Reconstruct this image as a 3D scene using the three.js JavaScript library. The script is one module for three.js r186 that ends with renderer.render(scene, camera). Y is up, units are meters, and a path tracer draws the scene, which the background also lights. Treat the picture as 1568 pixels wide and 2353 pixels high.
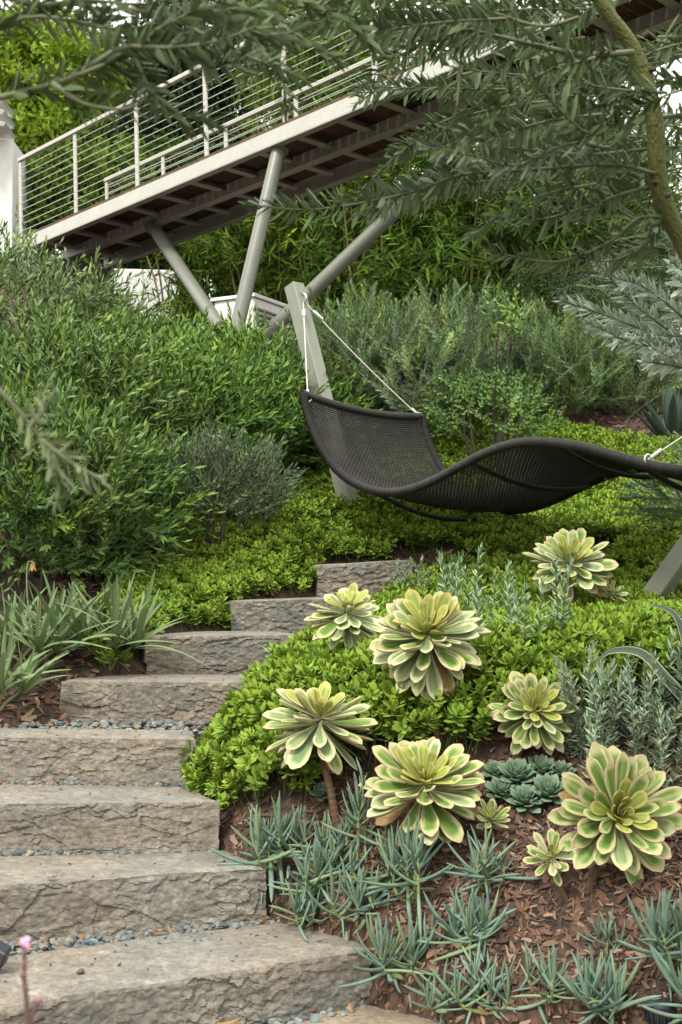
import * as THREE from 'three';
import { mergeGeometries } from 'three/addons/utils/BufferGeometryUtils.js';

// ---------------------------------------------------------------- camera, sky, sun, exposure
const F = 3000, CX = 784, CY = 1176.5, HORIZON = 1330, EYE = 1.6;     // the lens, in units of a 1568 x 2353 picture
const PITCH = Math.atan((HORIZON - CY) / F);
const scene = new THREE.Scene();
const camera = new THREE.PerspectiveCamera(2 * Math.atan(CY / F) * 180 / Math.PI, 682 / 1024, 0.1, 400);
camera.position.set(0, EYE, 0); camera.rotation.x = PITCH;
camera.focus = 7.2; camera.userData.fStop = 6.5;
scene.add(camera); camera.updateMatrixWorld(true);
const renderer = new THREE.WebGLRenderer({ antialias: true });
renderer.setSize(682, 1024); renderer.shadowMap.enabled = true;
renderer.toneMapping = THREE.LinearToneMapping; renderer.toneMappingExposure = 2.95;

const sunDir = new THREE.Vector3(-0.45, 1, 0.7).normalize();
{
  const w = 256, h = 128, data = new Float32Array(w * h * 4);
  for (let j = 0; j < h; j++) for (let i = 0; i < w; i++) {           // an even overcast sky, a little brighter overhead
    const e = Math.sin(((j + 0.5) / h - 0.5) * Math.PI), k = (j * w + i) * 4, l = e > 0 ? 0.66 + 0.48 * e : 0.12;
    data[k] = l * 1.01; data[k + 1] = l; data[k + 2] = l * 0.96; data[k + 3] = 1;
  }
  const t = new THREE.DataTexture(data, w, h, THREE.RGBAFormat, THREE.FloatType);
  t.mapping = THREE.EquirectangularReflectionMapping; t.magFilter = THREE.LinearFilter; t.minFilter = THREE.LinearFilter; t.needsUpdate = true;
  scene.background = t; scene.environment = t;
}
const sun = new THREE.DirectionalLight(new THREE.Color(1, 0.97, 0.91), 1.5);
sun.position.copy(sunDir).multiplyScalar(40).add(new THREE.Vector3(0, 3, -10)); sun.target.position.set(0, 3, -10);
sun.castShadow = true; sun.shadow.radius = 24; sun.shadow.mapSize.set(2048, 2048);
Object.assign(sun.shadow.camera, { left: -20, right: 20, top: 20, bottom: -20, near: 1, far: 100 });
scene.add(sun, sun.target);

// ---------------------------------------------------------------- helpers
const V = (x, y, z) => new THREE.Vector3(x, y, z);
const C = (r, g, b) => [r, g, b];
function rngOf(seed) { let a = seed >>> 0; return () => { a = (a + 0x6D2B79F5) >>> 0; let t = a; t = Math.imul(t ^ (t >>> 15), t | 1); t ^= t + Math.imul(t ^ (t >>> 7), t | 61); return ((t ^ (t >>> 14)) >>> 0) / 4294967296; }; }
const R = rngOf(20240);
const rr = (a, b, r = R) => a + (b - a) * r();
const pick = (a, r = R) => a[Math.floor(r() * a.length)];
const clamp = (x, a = 0, b = 1) => Math.min(b, Math.max(a, x));
const smooth = (a, b, x) => { const t = clamp((x - a) / (b - a)); return t * t * (3 - 2 * t); };
const lerp = (a, b, t) => a + (b - a) * t;
function hash3(i, j, k) { let h = Math.imul(i, 374761393) ^ Math.imul(j, 668265263) ^ Math.imul(k, 2147483647 ^ 0x5bd1e995); h = Math.imul(h ^ (h >>> 13), 1274126177); h ^= h >>> 16; return (h >>> 0) / 4294967296; }
function noise(x, y, z = 0) {
  const i = Math.floor(x), j = Math.floor(y), k = Math.floor(z), f = x - i, g = y - j, h = z - k;
  const u = f * f * (3 - 2 * f), v = g * g * (3 - 2 * g), w = h * h * (3 - 2 * h);
  const a = (p, q, s) => hash3(i + p, j + q, k + s);
  return lerp(lerp(lerp(a(0, 0, 0), a(1, 0, 0), u), lerp(a(0, 1, 0), a(1, 1, 0), u), v), lerp(lerp(a(0, 0, 1), a(1, 0, 1), u), lerp(a(0, 1, 1), a(1, 1, 1), u), v), w) * 2 - 1;
}
const fbm = (x, y, z = 0, o = 4) => { let s = 0, a = 0.5; for (let i = 0; i < o; i++) { s += a * noise(x, y, z); x = x * 2.03 + 7.1; y = y * 2.03 + 3.7; z = z * 2.03 + 1.3; a *= 0.5; } return s; };
// a point of the place from a direction of sight and its distance along -z, or its height
const cp = Math.cos(PITCH), sp = Math.sin(PITCH);
function ray(px, py) { const x = (px - CX) / F, y = (CY - py) / F; return V(x, y * cp + sp, -cp + y * sp); }
function at(px, py, d) { const r = ray(px, py); return r.multiplyScalar(d / -r.z).add(V(0, EYE, 0)); }
function onY(px, py, y) { const r = ray(px, py); return r.multiplyScalar((y - EYE) / r.y).add(V(0, EYE, 0)); }
function toPixel(p) { const y = p.y - EYE, z = p.z, yc = y * cp + z * sp, zc = z * cp - y * sp; return [CX + F * p.x / -zc, CY - F * yc / -zc]; }
const px2m = (px, d) => px * d / F;

const used = new Map();
function numbered(name) { const n = used.get(name) || 0; used.set(name, n + 1); return n ? name + '_' + String(n).padStart(3, '0') : name; }
function shade(o) { o.castShadow = true; o.receiveShadow = true; return o; }
function tag(o, label, category, group, kind) { o.userData.label = label; if (category) o.userData.category = category; if (group) o.userData.group = group; if (kind) o.userData.kind = kind; return o; }
function thing(name, label, category, pos, group) { const o = new THREE.Group(); o.name = numbered(name); if (pos) o.position.copy(pos); tag(o, label, category, group); scene.add(o); return o; }
function part(name, geo, mat, parent) { const m = shade(new THREE.Mesh(geo, mat)); m.name = name; if (parent) parent.add(m); return m; }
function top(name, geo, mat, label, category, group, kind) { const m = part(numbered(name), geo, mat, scene); return tag(m, label, category, group, kind); }

class MB {                                                             // collects vertices into one geometry
  constructor() { this.p = []; this.c = []; this.u = []; this.i = []; }
  get n() { return this.p.length / 3; }
  v(x, y, z, c = [1, 1, 1], u = 0, w = 0) { this.p.push(x, y, z); this.c.push(c[0], c[1], c[2]); this.u.push(u, w); return this.n - 1; }
  t(a, b, c) { this.i.push(a, b, c); }
  q(a, b, c, d) { this.i.push(a, b, c, a, c, d); }
  geo(flat = false) {
    let g = new THREE.BufferGeometry();
    g.setAttribute('position', new THREE.Float32BufferAttribute(this.p, 3)); g.setAttribute('color', new THREE.Float32BufferAttribute(this.c, 3)); g.setAttribute('uv', new THREE.Float32BufferAttribute(this.u, 2));
    g.setIndex(this.i); if (flat) g = g.toNonIndexed(); g.computeVertexNormals(); return g;
  }
  tube(pts, r0, r1, sides = 6, col = [1, 1, 1], caps = true, rf = null) {   // a tapered tube through points
    const n = pts.length, base = this.n; let up = V(0.13, 0.2, 1).normalize(), dist = 0;
    for (let k = 0; k < n; k++) {
      const d = pts[Math.min(k + 1, n - 1)].clone().sub(pts[Math.max(k - 1, 0)]).normalize();
      const s = V(0, 0, 0).crossVectors(d, up); if (s.lengthSq() < 1e-8) s.set(1, 0, 0); s.normalize(); up = V(0, 0, 0).crossVectors(s, d).normalize();
      if (k) dist += pts[k].distanceTo(pts[k - 1]);
      const r = rf ? rf(k / (n - 1)) : lerp(r0, r1, k / (n - 1));
      for (let j = 0; j <= sides; j++) { const a = j / sides * Math.PI * 2, x = Math.cos(a) * r, y = Math.sin(a) * r; this.v(pts[k].x + s.x * x + up.x * y, pts[k].y + s.y * x + up.y * y, pts[k].z + s.z * x + up.z * y, typeof col === 'function' ? col(k / (n - 1), j / sides) : col, j / sides * r * 6.28, dist); }
    }
    const w = sides + 1;
    for (let k = 0; k < n - 1; k++) for (let j = 0; j < sides; j++) this.q(base + k * w + j, base + k * w + j + 1, base + (k + 1) * w + j + 1, base + (k + 1) * w + j);
    if (caps) for (const k of [0, n - 1]) { const cc = typeof col === 'function' ? col(k ? 1 : 0) : col, c = this.v(pts[k].x, pts[k].y, pts[k].z, cc); for (let j = 0; j < sides; j++) { const a = base + k * w + j; k ? this.t(a, a + 1, c) : this.t(a + 1, a, c); } }
    return this;
  }
  // a thin leaf along +y of the matrix m, its upper face towards -z
  leaf(m, L, W, prof, { segs = 3, fold = 0.15, curl = 0.1, twist = 0, col = [1, 1, 1] } = {}) {
    const base = this.n, q = V(0, 0, 0);
    for (let k = 0; k <= segs; k++) {
      const t = k / segs, w = W * prof(t) * 0.5, z = -curl * L * t * t, tw = twist * t, c = Math.cos(tw), s = Math.sin(tw);
      const put = (x, dz) => { q.set(x * c - dz * s, L * t, z + x * s + dz * c).applyMatrix4(m); this.v(q.x, q.y, q.z, col, x, L * t); };
      put(-w, -fold * w); put(0, 0); put(w, -fold * w);
    }
    for (let k = 0; k < segs; k++) { const a = base + k * 3; for (const o of [0, 1]) this.q(a + o, a + o + 3, a + o + 4, a + o + 1); }
  }
  // a fleshy leaf: an elliptic tube along +y, upper face towards -z
  flesh(m, L, W, T, prof, { rows = 7, sides = 8, curl = 0.1, cup = 0, colf = () => [1, 1, 1] } = {}) {
    const base = this.n, q = V(0, 0, 0), n = sides;
    for (let k = 0; k <= rows; k++) {
      const t = k / rows, w = W * prof(t) * 0.5, th = T * Math.min(1, 0.35 + prof(t)) * 0.5 * (k === rows ? 0.3 : 1), z = -curl * L * t * t;
      for (let j = 0; j < n; j++) { const a = (j + 0.5) / n * Math.PI * 2, x = Math.cos(a), s = Math.sin(a); const f = Math.sign(x) * Math.pow(Math.abs(x), 0.7);
        q.set(f * w, L * t, z - s * th - cup * f * f * w).applyMatrix4(m); this.v(q.x, q.y, q.z, colf(f, t, s), f * w, L * t); }
    }
    for (let k = 0; k < rows; k++) for (let j = 0; j < n; j++) { const a = base + k * n + j, b = base + k * n + (j + 1) % n; this.q(a, a + n, b + n, b); }
    const a = base + rows * n; for (let j = 1; j < n - 1; j++) this.t(a, a + j + 1, a + j);
  }
  box(c, ax, ay, az, col = [1, 1, 1], bev = 0) {                       // an oriented box with half axes ax, ay, az and chamfered edges
    const A = [ax, ay, az], l = A.map((a) => a.length()), base = [];
    const P = (s, k) => { const q = c.clone(); for (let i = 0; i < 3; i++) q.addScaledVector(A[i], s[i] * (i === k ? 1 : 1 - bev / l[i])); return q; };
    const id = {};
    for (let k = 0; k < 3; k++) for (const sx of [-1, 1]) for (const sy of [-1, 1]) for (const sz of [-1, 1]) { const s = [sx, sy, sz], q = P(s, k); const o = [(k + 1) % 3, (k + 2) % 3]; id[k + '|' + s] = this.v(q.x, q.y, q.z, col, A[o[0]].length() * s[o[0]] + q.x * 0.3, l[o[1]] * s[o[1]] + q.y * 0.3); }
    const g = (k, x, y, z) => id[k + '|' + [x, y, z]];
    const f = (a, b, c2, d) => { const pa = V(...this.p.slice(a * 3, a * 3 + 3)), pb = V(...this.p.slice(b * 3, b * 3 + 3)), pc = V(...this.p.slice(c2 * 3, c2 * 3 + 3)); const nrm = pb.sub(pa).cross(pc.clone().sub(pa)); const out = pa.clone().add(pc).multiplyScalar(0.5).sub(c); nrm.dot(out) >= 0 ? this.q(a, b, c2, d) : this.q(a, d, c2, b); };
    for (const s of [-1, 1]) { f(g(0, s, -1, -1), g(0, s, 1, -1), g(0, s, 1, 1), g(0, s, -1, 1)); f(g(1, -1, s, -1), g(1, 1, s, -1), g(1, 1, s, 1), g(1, -1, s, 1)); f(g(2, -1, -1, s), g(2, 1, -1, s), g(2, 1, 1, s), g(2, -1, 1, s)); }
    if (bev > 0) {
      for (const a of [-1, 1]) for (const b of [-1, 1]) {
        f(g(0, a, b, -1), g(0, a, b, 1), g(1, a, b, 1), g(1, a, b, -1)); f(g(0, a, -1, b), g(0, a, 1, b), g(2, a, 1, b), g(2, a, -1, b)); f(g(1, -1, a, b), g(1, 1, a, b), g(2, 1, a, b), g(2, -1, a, b));
        for (const d of [-1, 1]) { const x = g(0, a, b, d), y = g(1, a, b, d), z = g(2, a, b, d); this.t(x, y, z); }
      }
    }
    return this;
  }
}
const lance = (t) => Math.pow(Math.sin(Math.PI * Math.pow(clamp(t, 0.02, 0.995), 0.75)), 0.9);
const oblong = (t) => Math.pow(Math.sin(Math.PI * clamp(0.06 + t * 0.92)), 0.55);
const obovate = (t) => t < 0.02 ? 0.25 : (0.25 + 0.75 * smooth(0, 0.72, t)) * Math.sqrt(Math.max(0, 1 - Math.pow(clamp((t - 0.6) / 0.405), 2)));
const ovate = (t) => Math.pow(Math.sin(Math.PI * Math.pow(clamp(t, 0.02, 0.995), 0.6)), 0.8);
const mat4 = (pos, dir, spin, s = 1) => { const q = new THREE.Quaternion().setFromUnitVectors(V(0, 1, 0), dir.clone().normalize()).multiply(new THREE.Quaternion().setFromAxisAngle(V(0, 1, 0), spin)); return new THREE.Matrix4().compose(pos, q, typeof s === 'number' ? V(s, s, s) : s); };
const spline = (pts, n) => new THREE.CatmullRomCurve3(pts, false, 'centripetal').getSpacedPoints(n);

// instanced copies of a few prototypes; items: [matrix, colour index or rgb]
function scatter(name, geos, mat, items, parent, stuff = true) {
  const per = geos.map(() => []);
  items.forEach((it, k) => per[it[2] ?? k % geos.length].push(it));
  const made = [];
  geos.forEach((g, k) => {
    if (!per[k].length) return;
    const im = shade(new THREE.InstancedMesh(g, mat, per[k].length)); im.name = parent === scene ? numbered(name) : name;
    const col = new THREE.Color();
    per[k].forEach((it, i) => { im.setMatrixAt(i, it[0]); const c = it[1] || [1, 1, 1]; im.setColorAt(i, col.setRGB(c[0], c[1], c[2])); });
    if (stuff) im.userData.kind = 'stuff';
    parent.add(im); made.push(im);
  });
  return made;
}
const vary = (c, a, r = R) => { const k = 1 + rr(-a, a, r), h = rr(-a, a, r) * 0.4; return [c[0] * k * (1 + h), c[1] * k, c[2] * k * (1 - h)]; };

// ---------------------------------------------------------------- textures and materials
function dataTex(size, f, srgb, rep = 1) {
  const d = new Uint8Array(size * size * 4);
  for (let j = 0; j < size; j++) for (let i = 0; i < size; i++) { const c = f(i / size, j / size), k = (j * size + i) * 4; d[k] = clamp(c[0]) * 255; d[k + 1] = clamp(c[1]) * 255; d[k + 2] = clamp(c[2]) * 255; d[k + 3] = 255; }
  const t = new THREE.DataTexture(d, size, size); t.wrapS = t.wrapT = THREE.RepeatWrapping; t.magFilter = THREE.LinearFilter; t.minFilter = THREE.LinearMipmapLinearFilter; t.generateMipmaps = true;
  if (srgb) t.colorSpace = THREE.SRGBColorSpace; t.repeat.set(rep, rep); t.needsUpdate = true; return t;
}
function tile(u, v, n, oct = 4) {                                     // noise that repeats over the unit square
  let s = 0, a = 0.5, f = n;
  for (let o = 0; o < oct; o++) {
    const x = u * f, y = v * f, i = Math.floor(x), j = Math.floor(y), p = x - i, q = y - j, w = p * p * (3 - 2 * p), z = q * q * (3 - 2 * q), h = (m, k) => hash3((m % f + f) % f, (k % f + f) % f, o + n * 7);
    s += a * (lerp(lerp(h(i, j), h(i + 1, j), w), lerp(h(i, j + 1), h(i + 1, j + 1), w), z) * 2 - 1); a *= 0.5; f *= 2;
  }
  return s;
}
const grainBump = dataTex(256, (u, v) => { const g = 0.5 + 0.5 * tile(u, v, 24, 4) + 0.2 * tile(u, v, 6, 2); return [g, g, g]; });
const stoneColor = dataTex(512, (u, v) => {
  const a = tile(u, v, 5, 5), b = tile(u, v, 40, 3), c = tile(v, u, 9, 4);
  const e = tile(u, v, 110, 2), g = 0.85 + 0.06 * a + 0.16 * b + 0.16 * e, s = c > 0.22 ? 0.04 : 0;
  return [g + 0.02 * a + s, g + s, g - 0.03 * a + s];
}, true);
const soilColor = dataTex(512, (u, v) => { const a = tile(u, v, 8, 5), b = tile(u, v, 60, 3); const g = 0.24 + 0.09 * a + 0.13 * b; return [g * 1.12, g * 0.85, g * 0.66]; }, true);
const woodTex = dataTex(256, (u, v) => { const a = tile(u * 1, v, 4, 4), b = tile(u, v, 48, 2), l = tile(u * 0.999, (v * 8) % 1, 8, 3); const g = 0.75 + 0.15 * l + 0.1 * a + 0.08 * b; return [g, g * 0.95, g * 0.9]; }, true);
const barkBump = grainBump.clone(); barkBump.repeat.set(9, 4); barkBump.needsUpdate = true;
const metalBump = dataTex(256, (u, v) => { const g = 0.5 + 0.5 * tile(u, v, 48, 3); return [g, g, g]; });
const dirtTex = dataTex(512, (u, v) => { const a = tile(u, v, 6, 5), b = tile(u, v, 30, 3); const g = 0.94 + 0.04 * a + 0.03 * b; return [g, g * 0.995, g * 0.98]; }, true);

const std = (o) => new THREE.MeshStandardMaterial(o);
const LEAF = 0.62;
const leafMat = (rough = 0.5, through = 0, spec = 0.5) => through ? new THREE.MeshPhysicalMaterial({ color: new THREE.Color(LEAF, LEAF, LEAF), vertexColors: true, roughness: rough, transmission: through, thickness: 0, side: THREE.DoubleSide, specularIntensity: spec }) : new THREE.MeshPhysicalMaterial({ color: new THREE.Color(LEAF, LEAF, LEAF), vertexColors: true, roughness: rough, side: THREE.DoubleSide, specularIntensity: spec });
const M = {
  soil: std({ color: new THREE.Color(0.7, 0.7, 0.7), map: soilColor, roughness: 1, bumpMap: grainBump, bumpScale: 0.01 }),
  stone: std({ color: new THREE.Color(0.68, 0.68, 0.68), vertexColors: true, map: stoneColor, roughness: 0.92, bumpMap: grainBump, bumpScale: 0.004 }),
  rock: std({ color: new THREE.Color(0.68, 0.68, 0.68), vertexColors: true, roughness: 0.8 }),
  chip: std({ color: new THREE.Color(0.68, 0.68, 0.68), vertexColors: true, roughness: 0.9 }),
  leaf: leafMat(0.6, 0.0, 0.16), gloss: leafMat(0.5, 0.0, 0.2), thin: leafMat(0.8, 0.38, 0.2), soft: leafMat(0.7, 0.25, 0.2), succ: leafMat(0.5, 0, 0.25), wax: leafMat(0.65, 0, 0.15), bark: std({ color: new THREE.Color(0.68, 0.68, 0.68), vertexColors: true, roughness: 0.9, bumpMap: grainBump, bumpScale: 0.004 }),
  strut: std({ color: new THREE.Color(0.16, 0.168, 0.14), map: dirtTex, roughness: 0.4, bumpMap: metalBump, bumpScale: 0.0004 }),
  paint: std({ color: new THREE.Color(0.42, 0.42, 0.38), map: dirtTex, roughness: 0.45, bumpMap: metalBump, bumpScale: 0.0004 }),
  trunk: std({ color: new THREE.Color(0.68, 0.68, 0.68), vertexColors: true, roughness: 0.85, bumpMap: barkBump, bumpScale: 0.006 }),
  paintPost: std({ color: new THREE.Color(0.205, 0.22, 0.178), map: dirtTex, roughness: 0.5, bumpMap: metalBump, bumpScale: 0.0004 }),
  steel: std({ color: new THREE.Color(0.62, 0.62, 0.6), metalness: 0.9, roughness: 0.35 }),
  cable: std({ color: new THREE.Color(0.42, 0.42, 0.38), metalness: 0.4, roughness: 0.45 }),
  rope: std({ color: new THREE.Color(0.44, 0.42, 0.36), roughness: 0.7 }),
  deck: std({ color: new THREE.Color(0.14, 0.085, 0.06), map: woodTex, roughness: 0.85 }),
  deck2: std({ color: new THREE.Color(0.19, 0.10, 0.066), map: woodTex, roughness: 0.85 }),
  deck3: std({ color: new THREE.Color(0.11, 0.078, 0.062), map: woodTex, roughness: 0.85 }),
  wicker: new THREE.MeshPhysicalMaterial({ color: new THREE.Color(0.66, 0.66, 0.66), vertexColors: true, roughness: 0.62, specularIntensity: 0.45 }),
  white: std({ color: new THREE.Color(0.7, 0.7, 0.68), map: dirtTex, roughness: 0.8, bumpMap: grainBump, bumpScale: 0.002 }),
  concrete: std({ color: new THREE.Color(0.21, 0.2, 0.185), map: stoneColor, roughness: 0.9, bumpMap: grainBump, bumpScale: 0.004 }),
  black: std({ color: new THREE.Color(0.018, 0.02, 0.024), roughness: 0.45 }),
};

// ---------------------------------------------------------------- the flight of steps, from its corners
// front left, front right, back right, back left of each tread
const TREAD = [
  [onY(420, 2700, 0), onY(1330, 2420, 0), onY(880, 2304, 0), onY(200, 2435, 0)],
  [onY(-170, 2338, 0.2), onY(850, 2180, 0.2), onY(735, 2108, 0.2), onY(-170, 2217, 0.2)],
  [onY(-170, 2045, 0.42), onY(612, 1994, 0.42), onY(500, 1940, 0.42), onY(-170, 1974, 0.42)],
  [onY(-170, 1846, 0.64), onY(503, 1840, 0.64), onY(422, 1804, 0.64), onY(-170, 1802, 0.64)],
  [onY(-150, 1692, 0.86), onY(452, 1697, 0.86), onY(446, 1679, 0.86), onY(-100, 1673, 0.86)],
  [onY(142, 1565, 1.07), onY(560, 1566, 1.07), null, null],
  [onY(337, 1461, 1.28), onY(690, 1457, 1.28), null, null],
  [at(532, 1381, 8.15), at(800, 1374, 8.4), null, null],
  [at(731, 1298, 8.85), at(950, 1286, 9.05), null, null],
];
TREAD.forEach((t, k) => { if (!t[2]) { const f = t[1].clone().sub(t[0]), b = V(f.z, 0, -f.x).normalize().multiplyScalar(k === 8 ? 0.42 : 0.48); t[2] = t[1].clone().add(b); t[3] = t[0].clone().add(b); } });
const frontAt = (k, x) => { const a = TREAD[k][0], b = TREAD[k][1]; return -lerp(a.z, b.z, clamp((x - a.x) / (b.x - a.x), -0.3, 1.3)); };
const stepY = (k) => (TREAD[k][0].y + TREAD[k][1].y) / 2;
const HILL = [[0.35, 1.66], [1.05, 2.03], [3, 3.08], [6, 4.45], [8.5, 4.75], [11, 4.9], [16, 5.2], [60, 8], [200, 13]];
function corridor(x, d) {
  if (d < frontAt(1, x)) { const e = frontAt(1, x) - d; return -0.03 - 0.12 * smooth(0, 1.2, e) - 0.05 * smooth(1, 4, e); }
  for (let k = 1; k < 8; k++) { const a = frontAt(k, x), b = frontAt(k + 1, x); if (d < b) return lerp(stepY(k - 1), stepY(k), clamp((d - a) / (b - a))) - 0.03; }
  const e = d - frontAt(8, x); let py = stepY(7) - 0.03, pe = 0;
  for (const [he, hy] of HILL) { if (e < he) return lerp(py, hy, (e - pe) / (he - pe)); pe = he; py = hy; }
  return py;
}
const knots = (list, d) => { if (d <= list[0][0]) return list[0][1]; for (let i = 1; i < list.length; i++) if (d < list[i][0]) return lerp(list[i - 1][1], list[i][1], (d - list[i - 1][0]) / (list[i][0] - list[i - 1][0])); return list[list.length - 1][1]; };
const RIGHT = [[0, 2], [4.4, 0.9], [4.7, 0.45], [4.95, 0.12], [5.4, -0.3], [5.65, -0.5], [6.1, -0.66], [6.7, -0.5], [7.5, -0.24], [8.4, 0.04], [9, 0.5], [10, 0.6]];
const LEFT = [[0, -3], [6.2, -2.4], [6.65, -1.43], [7.3, -1.1], [8.15, -0.68], [8.85, -0.16], [10, 0]];
function height(x, d) {
  const a = x - knots(RIGHT, d), b = knots(LEFT, d) - x, fade = lerp(1, 0.12, smooth(4.8, 7.8, d)), off = 1 - smooth(9, 10.5, d);
  let y = corridor(x, d);
  if (a > 0) y += off * (0.13 * smooth(0, 0.18, a) + fade * (0.6 * Math.min(a, 0.7) + 0.2 * clamp(a - 0.7, 0, 4)));
  if (b > 0) y += off * (0.14 * smooth(0, 0.2, b) + 0.05 * Math.min(b, 3));
  y += 1.1 * smooth(-1.8, -4.6, x) * smooth(11, 16.5, d);
  return y + 0.03 * fbm(x * 1.3, d * 1.3, 5) * smooth(0, 0.3, Math.max(a, b));
}
function ground(px, py) {                                              // where a line of sight meets the ground
  const r = ray(px, py); r.multiplyScalar(1 / -r.z);
  for (let d = 2.5; d < 60; d += 0.01) if (EYE + r.y * d < height(r.x * d, d)) return V(r.x * d, height(r.x * d, d), -d);
  return V(r.x * 20, height(r.x * 20, 20), -20);
}
{ // the hillside
  const xs = [], ds = [], mb = new MB();
  for (let i = -110; i <= 110; i++) { const t = i / 110; xs.push(3.6 * t + Math.sign(t) * 90 * Math.pow(Math.abs(t), 5)); }
  for (let j = -60; j < 0; j++) ds.push(3 + j * 0.05 - 60 * Math.pow(-j / 60, 4)); for (let j = 0; j <= 170; j++) { const t = j / 170; ds.push(3 + 9 * t + 120 * Math.pow(t, 6)); }
  for (const d of ds) for (const x of xs) mb.v(x, height(x, d), -d, [1, 1, 1], x * 0.8, d * 0.8);
  const w = xs.length; for (let j = 0; j < ds.length - 1; j++) for (let i = 0; i < w - 1; i++) { const a = j * w + i; mb.q(a, a + 1, a + w + 1, a + w); }
  top('ground', mb.geo(), M.soil, 'brown soil hillside rising away from the camera under all the plants', 'ground', null, 'structure');
}

// ---------------------------------------------------------------- stone steps
function facets(u, v, s, seed) {                                       // flaked stone: tilted cells with broken edges
  const x = u / s + 0.55 * fbm(u / s * 0.8, v / s * 0.8, seed, 2), y = v / s * 1.5 + 0.55 * fbm(u / s * 0.8 + 9, v / s * 0.8, seed, 2), i = Math.floor(x), j = Math.floor(y);
  let best = 9, out = 0;
  for (let a = -1; a <= 1; a++) for (let b = -1; b <= 1; b++) {
    const cx = i + a + hash3(i + a, j + b, seed), cy = j + b + hash3(i + a, j + b, seed + 1), dx = x - cx, dy = y - cy, d = dx * dx + dy * dy;
    if (d < best) { best = d; out = (hash3(i + a, j + b, seed + 2) - 0.5) * 0.9 + dx * (hash3(i + a, j + b, seed + 3) - 0.5) * 1.2 + dy * (hash3(i + a, j + b, seed + 4) - 0.3) * 1.5; }
  }
  return out;
}
function stoneGeo(c, H, seed, tone) {
  const [FL, FR, BR, BL] = c, mb = new MB(), n = V(FR.z - FL.z, 0, FL.x - FR.x).normalize().negate(); if (n.z < 0) n.negate();
  const rn = V(0, 0, 0).subVectors(BR, FR).cross(V(0, 1, 0)).normalize(); if (rn.x < 0) rn.negate();
  const Wd = FL.distanceTo(FR), Dp = FR.distanceTo(BR);
  const P = (a, b, e) => {                                             // a along, b down from the top (0..1), e front to back
    const f = FL.clone().lerp(FR, a), k = BL.clone().lerp(BR, a), p = f.lerp(k, e); const y = b * H, u = a * Wd, z = e * Dp;
    const wf = 1 - smooth(0, 0.05, z), wr = 1 - smooth(0, 0.05, (1 - a) * Wd), wl = 1 - smooth(0, 0.05, a * Wd), rim = 1 - smooth(0, 0.02, y);
    const rough = 0.008 * facets(u, y, 0.22, seed) + 0.0085 * facets(u + 3, y * 1.2, 0.1, seed + 10) * smooth(-0.25, 0.25, fbm(u * 4, y * 6, seed + 2, 2)) + 0.010 * facets(u, y * 1.3 + 2, 0.05, seed + 20) * smooth(-0.2, 0.2, fbm(u * 5 + 7, y * 7, seed + 4, 2)) + 0.007 * fbm(u * 7, y * 14, seed) + 0.006 * fbm(u * 40, y * 70, seed, 2);
    const edge = rim * (0.002 + 0.007 * Math.max(0, fbm(u * 7, 2, seed)) + 0.005 * Math.max(0, noise(u * 32, 4, seed)));
    p.addScaledVector(n, wf * (0.85 * rough * (1 - 0.6 * rim) - edge + 0.006 * (fbm(u * 1.1, 5, seed, 2))));
    p.addScaledVector(rn, wr * (0.012 * facets(z, y, 0.12, seed + 5) + 0.009 * fbm(z * 8, y * 8, seed) - 0.6 * edge));
    p.addScaledVector(rn, -wl * (0.012 * facets(z, y, 0.12, seed + 6) + 0.009 * fbm(z * 8, y * 8, seed) - 0.6 * edge));
    p.y -= y + (b === 0 ? Math.max(wf, wr, wl) * 0.006 * (1 + fbm(u * 20, z * 20, seed)) : 0) - (1 - rim) * 0 - (b < 0.01 ? 0.006 * fbm(u * 2.3, z * 3, seed + 3) + 0.004 * fbm(u * 5, z * 22, seed + 8, 3) : 0);
    return p;
  };
  const colr = (p) => { const a = fbm(p.x * 2.2, p.y * 5 + p.z, seed + 30, 4), b = fbm(p.x * 9, p.y * 14, p.z * 9, 3), g = smooth(-0.05, 0.35, fbm(p.x * 1.7 + 4, p.y * 6, p.z * 1.7 + seed, 3)); const fl = 1 - Math.abs(fbm(p.x * 7 + seed, p.y * 15, p.z * 7, 3)), vein = smooth(0.9, 1, fl) * smooth(-0.05, 0.25, fbm(p.x * 3, p.y * 4, p.z * 3 + seed, 2)), l = 1 + 0.1 * a + 0.16 * b + 0.36 * vein; return [tone[0] * l * (1 - 0.10 * g), tone[1] * l * (1 - 0.01 * g), tone[2] * l * (1 + 0.06 * g)]; };
  const face = (nu, nv, f, flip) => { const b = mb.n; for (let j = 0; j <= nv; j++) for (let i = 0; i <= nu; i++) { const [q, u, v] = f(i / nu, j / nv); mb.v(q.x, q.y, q.z, colr(q), u, v); } const w = nu + 1; for (let j = 0; j < nv; j++) for (let i = 0; i < nu; i++) { const a = b + j * w + i; flip ? mb.q(a, a + w, a + w + 1, a + 1) : mb.q(a, a + 1, a + w + 1, a + w); } };
  const nu = Math.round(Wd / 0.006), nh = Math.round(H / 0.006), nd = Math.max(10, Math.round(Dp / 0.016));
  const dense = (t) => { const m = Math.min(1, 0.06 / Dp); return t < 0.4 ? t / 0.4 * m : m + (t - 0.4) / 0.6 * (1 - m); };
  face(nu, nd, (a, b) => { const e = dense(b); return [P(a, 0, e), a * Wd, e * Dp]; }, false);
  face(nu, nh, (a, b) => [P(a, b, 0), a * Wd, -b * H], true);
  face(nd, nh, (a, b) => { const e = dense(a); return [P(1, b, e), e * Dp, -b * H]; }, true);
  face(nd, nh, (a, b) => { const e = dense(a); return [P(0, b, e), e * Dp, -b * H]; }, false);
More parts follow.
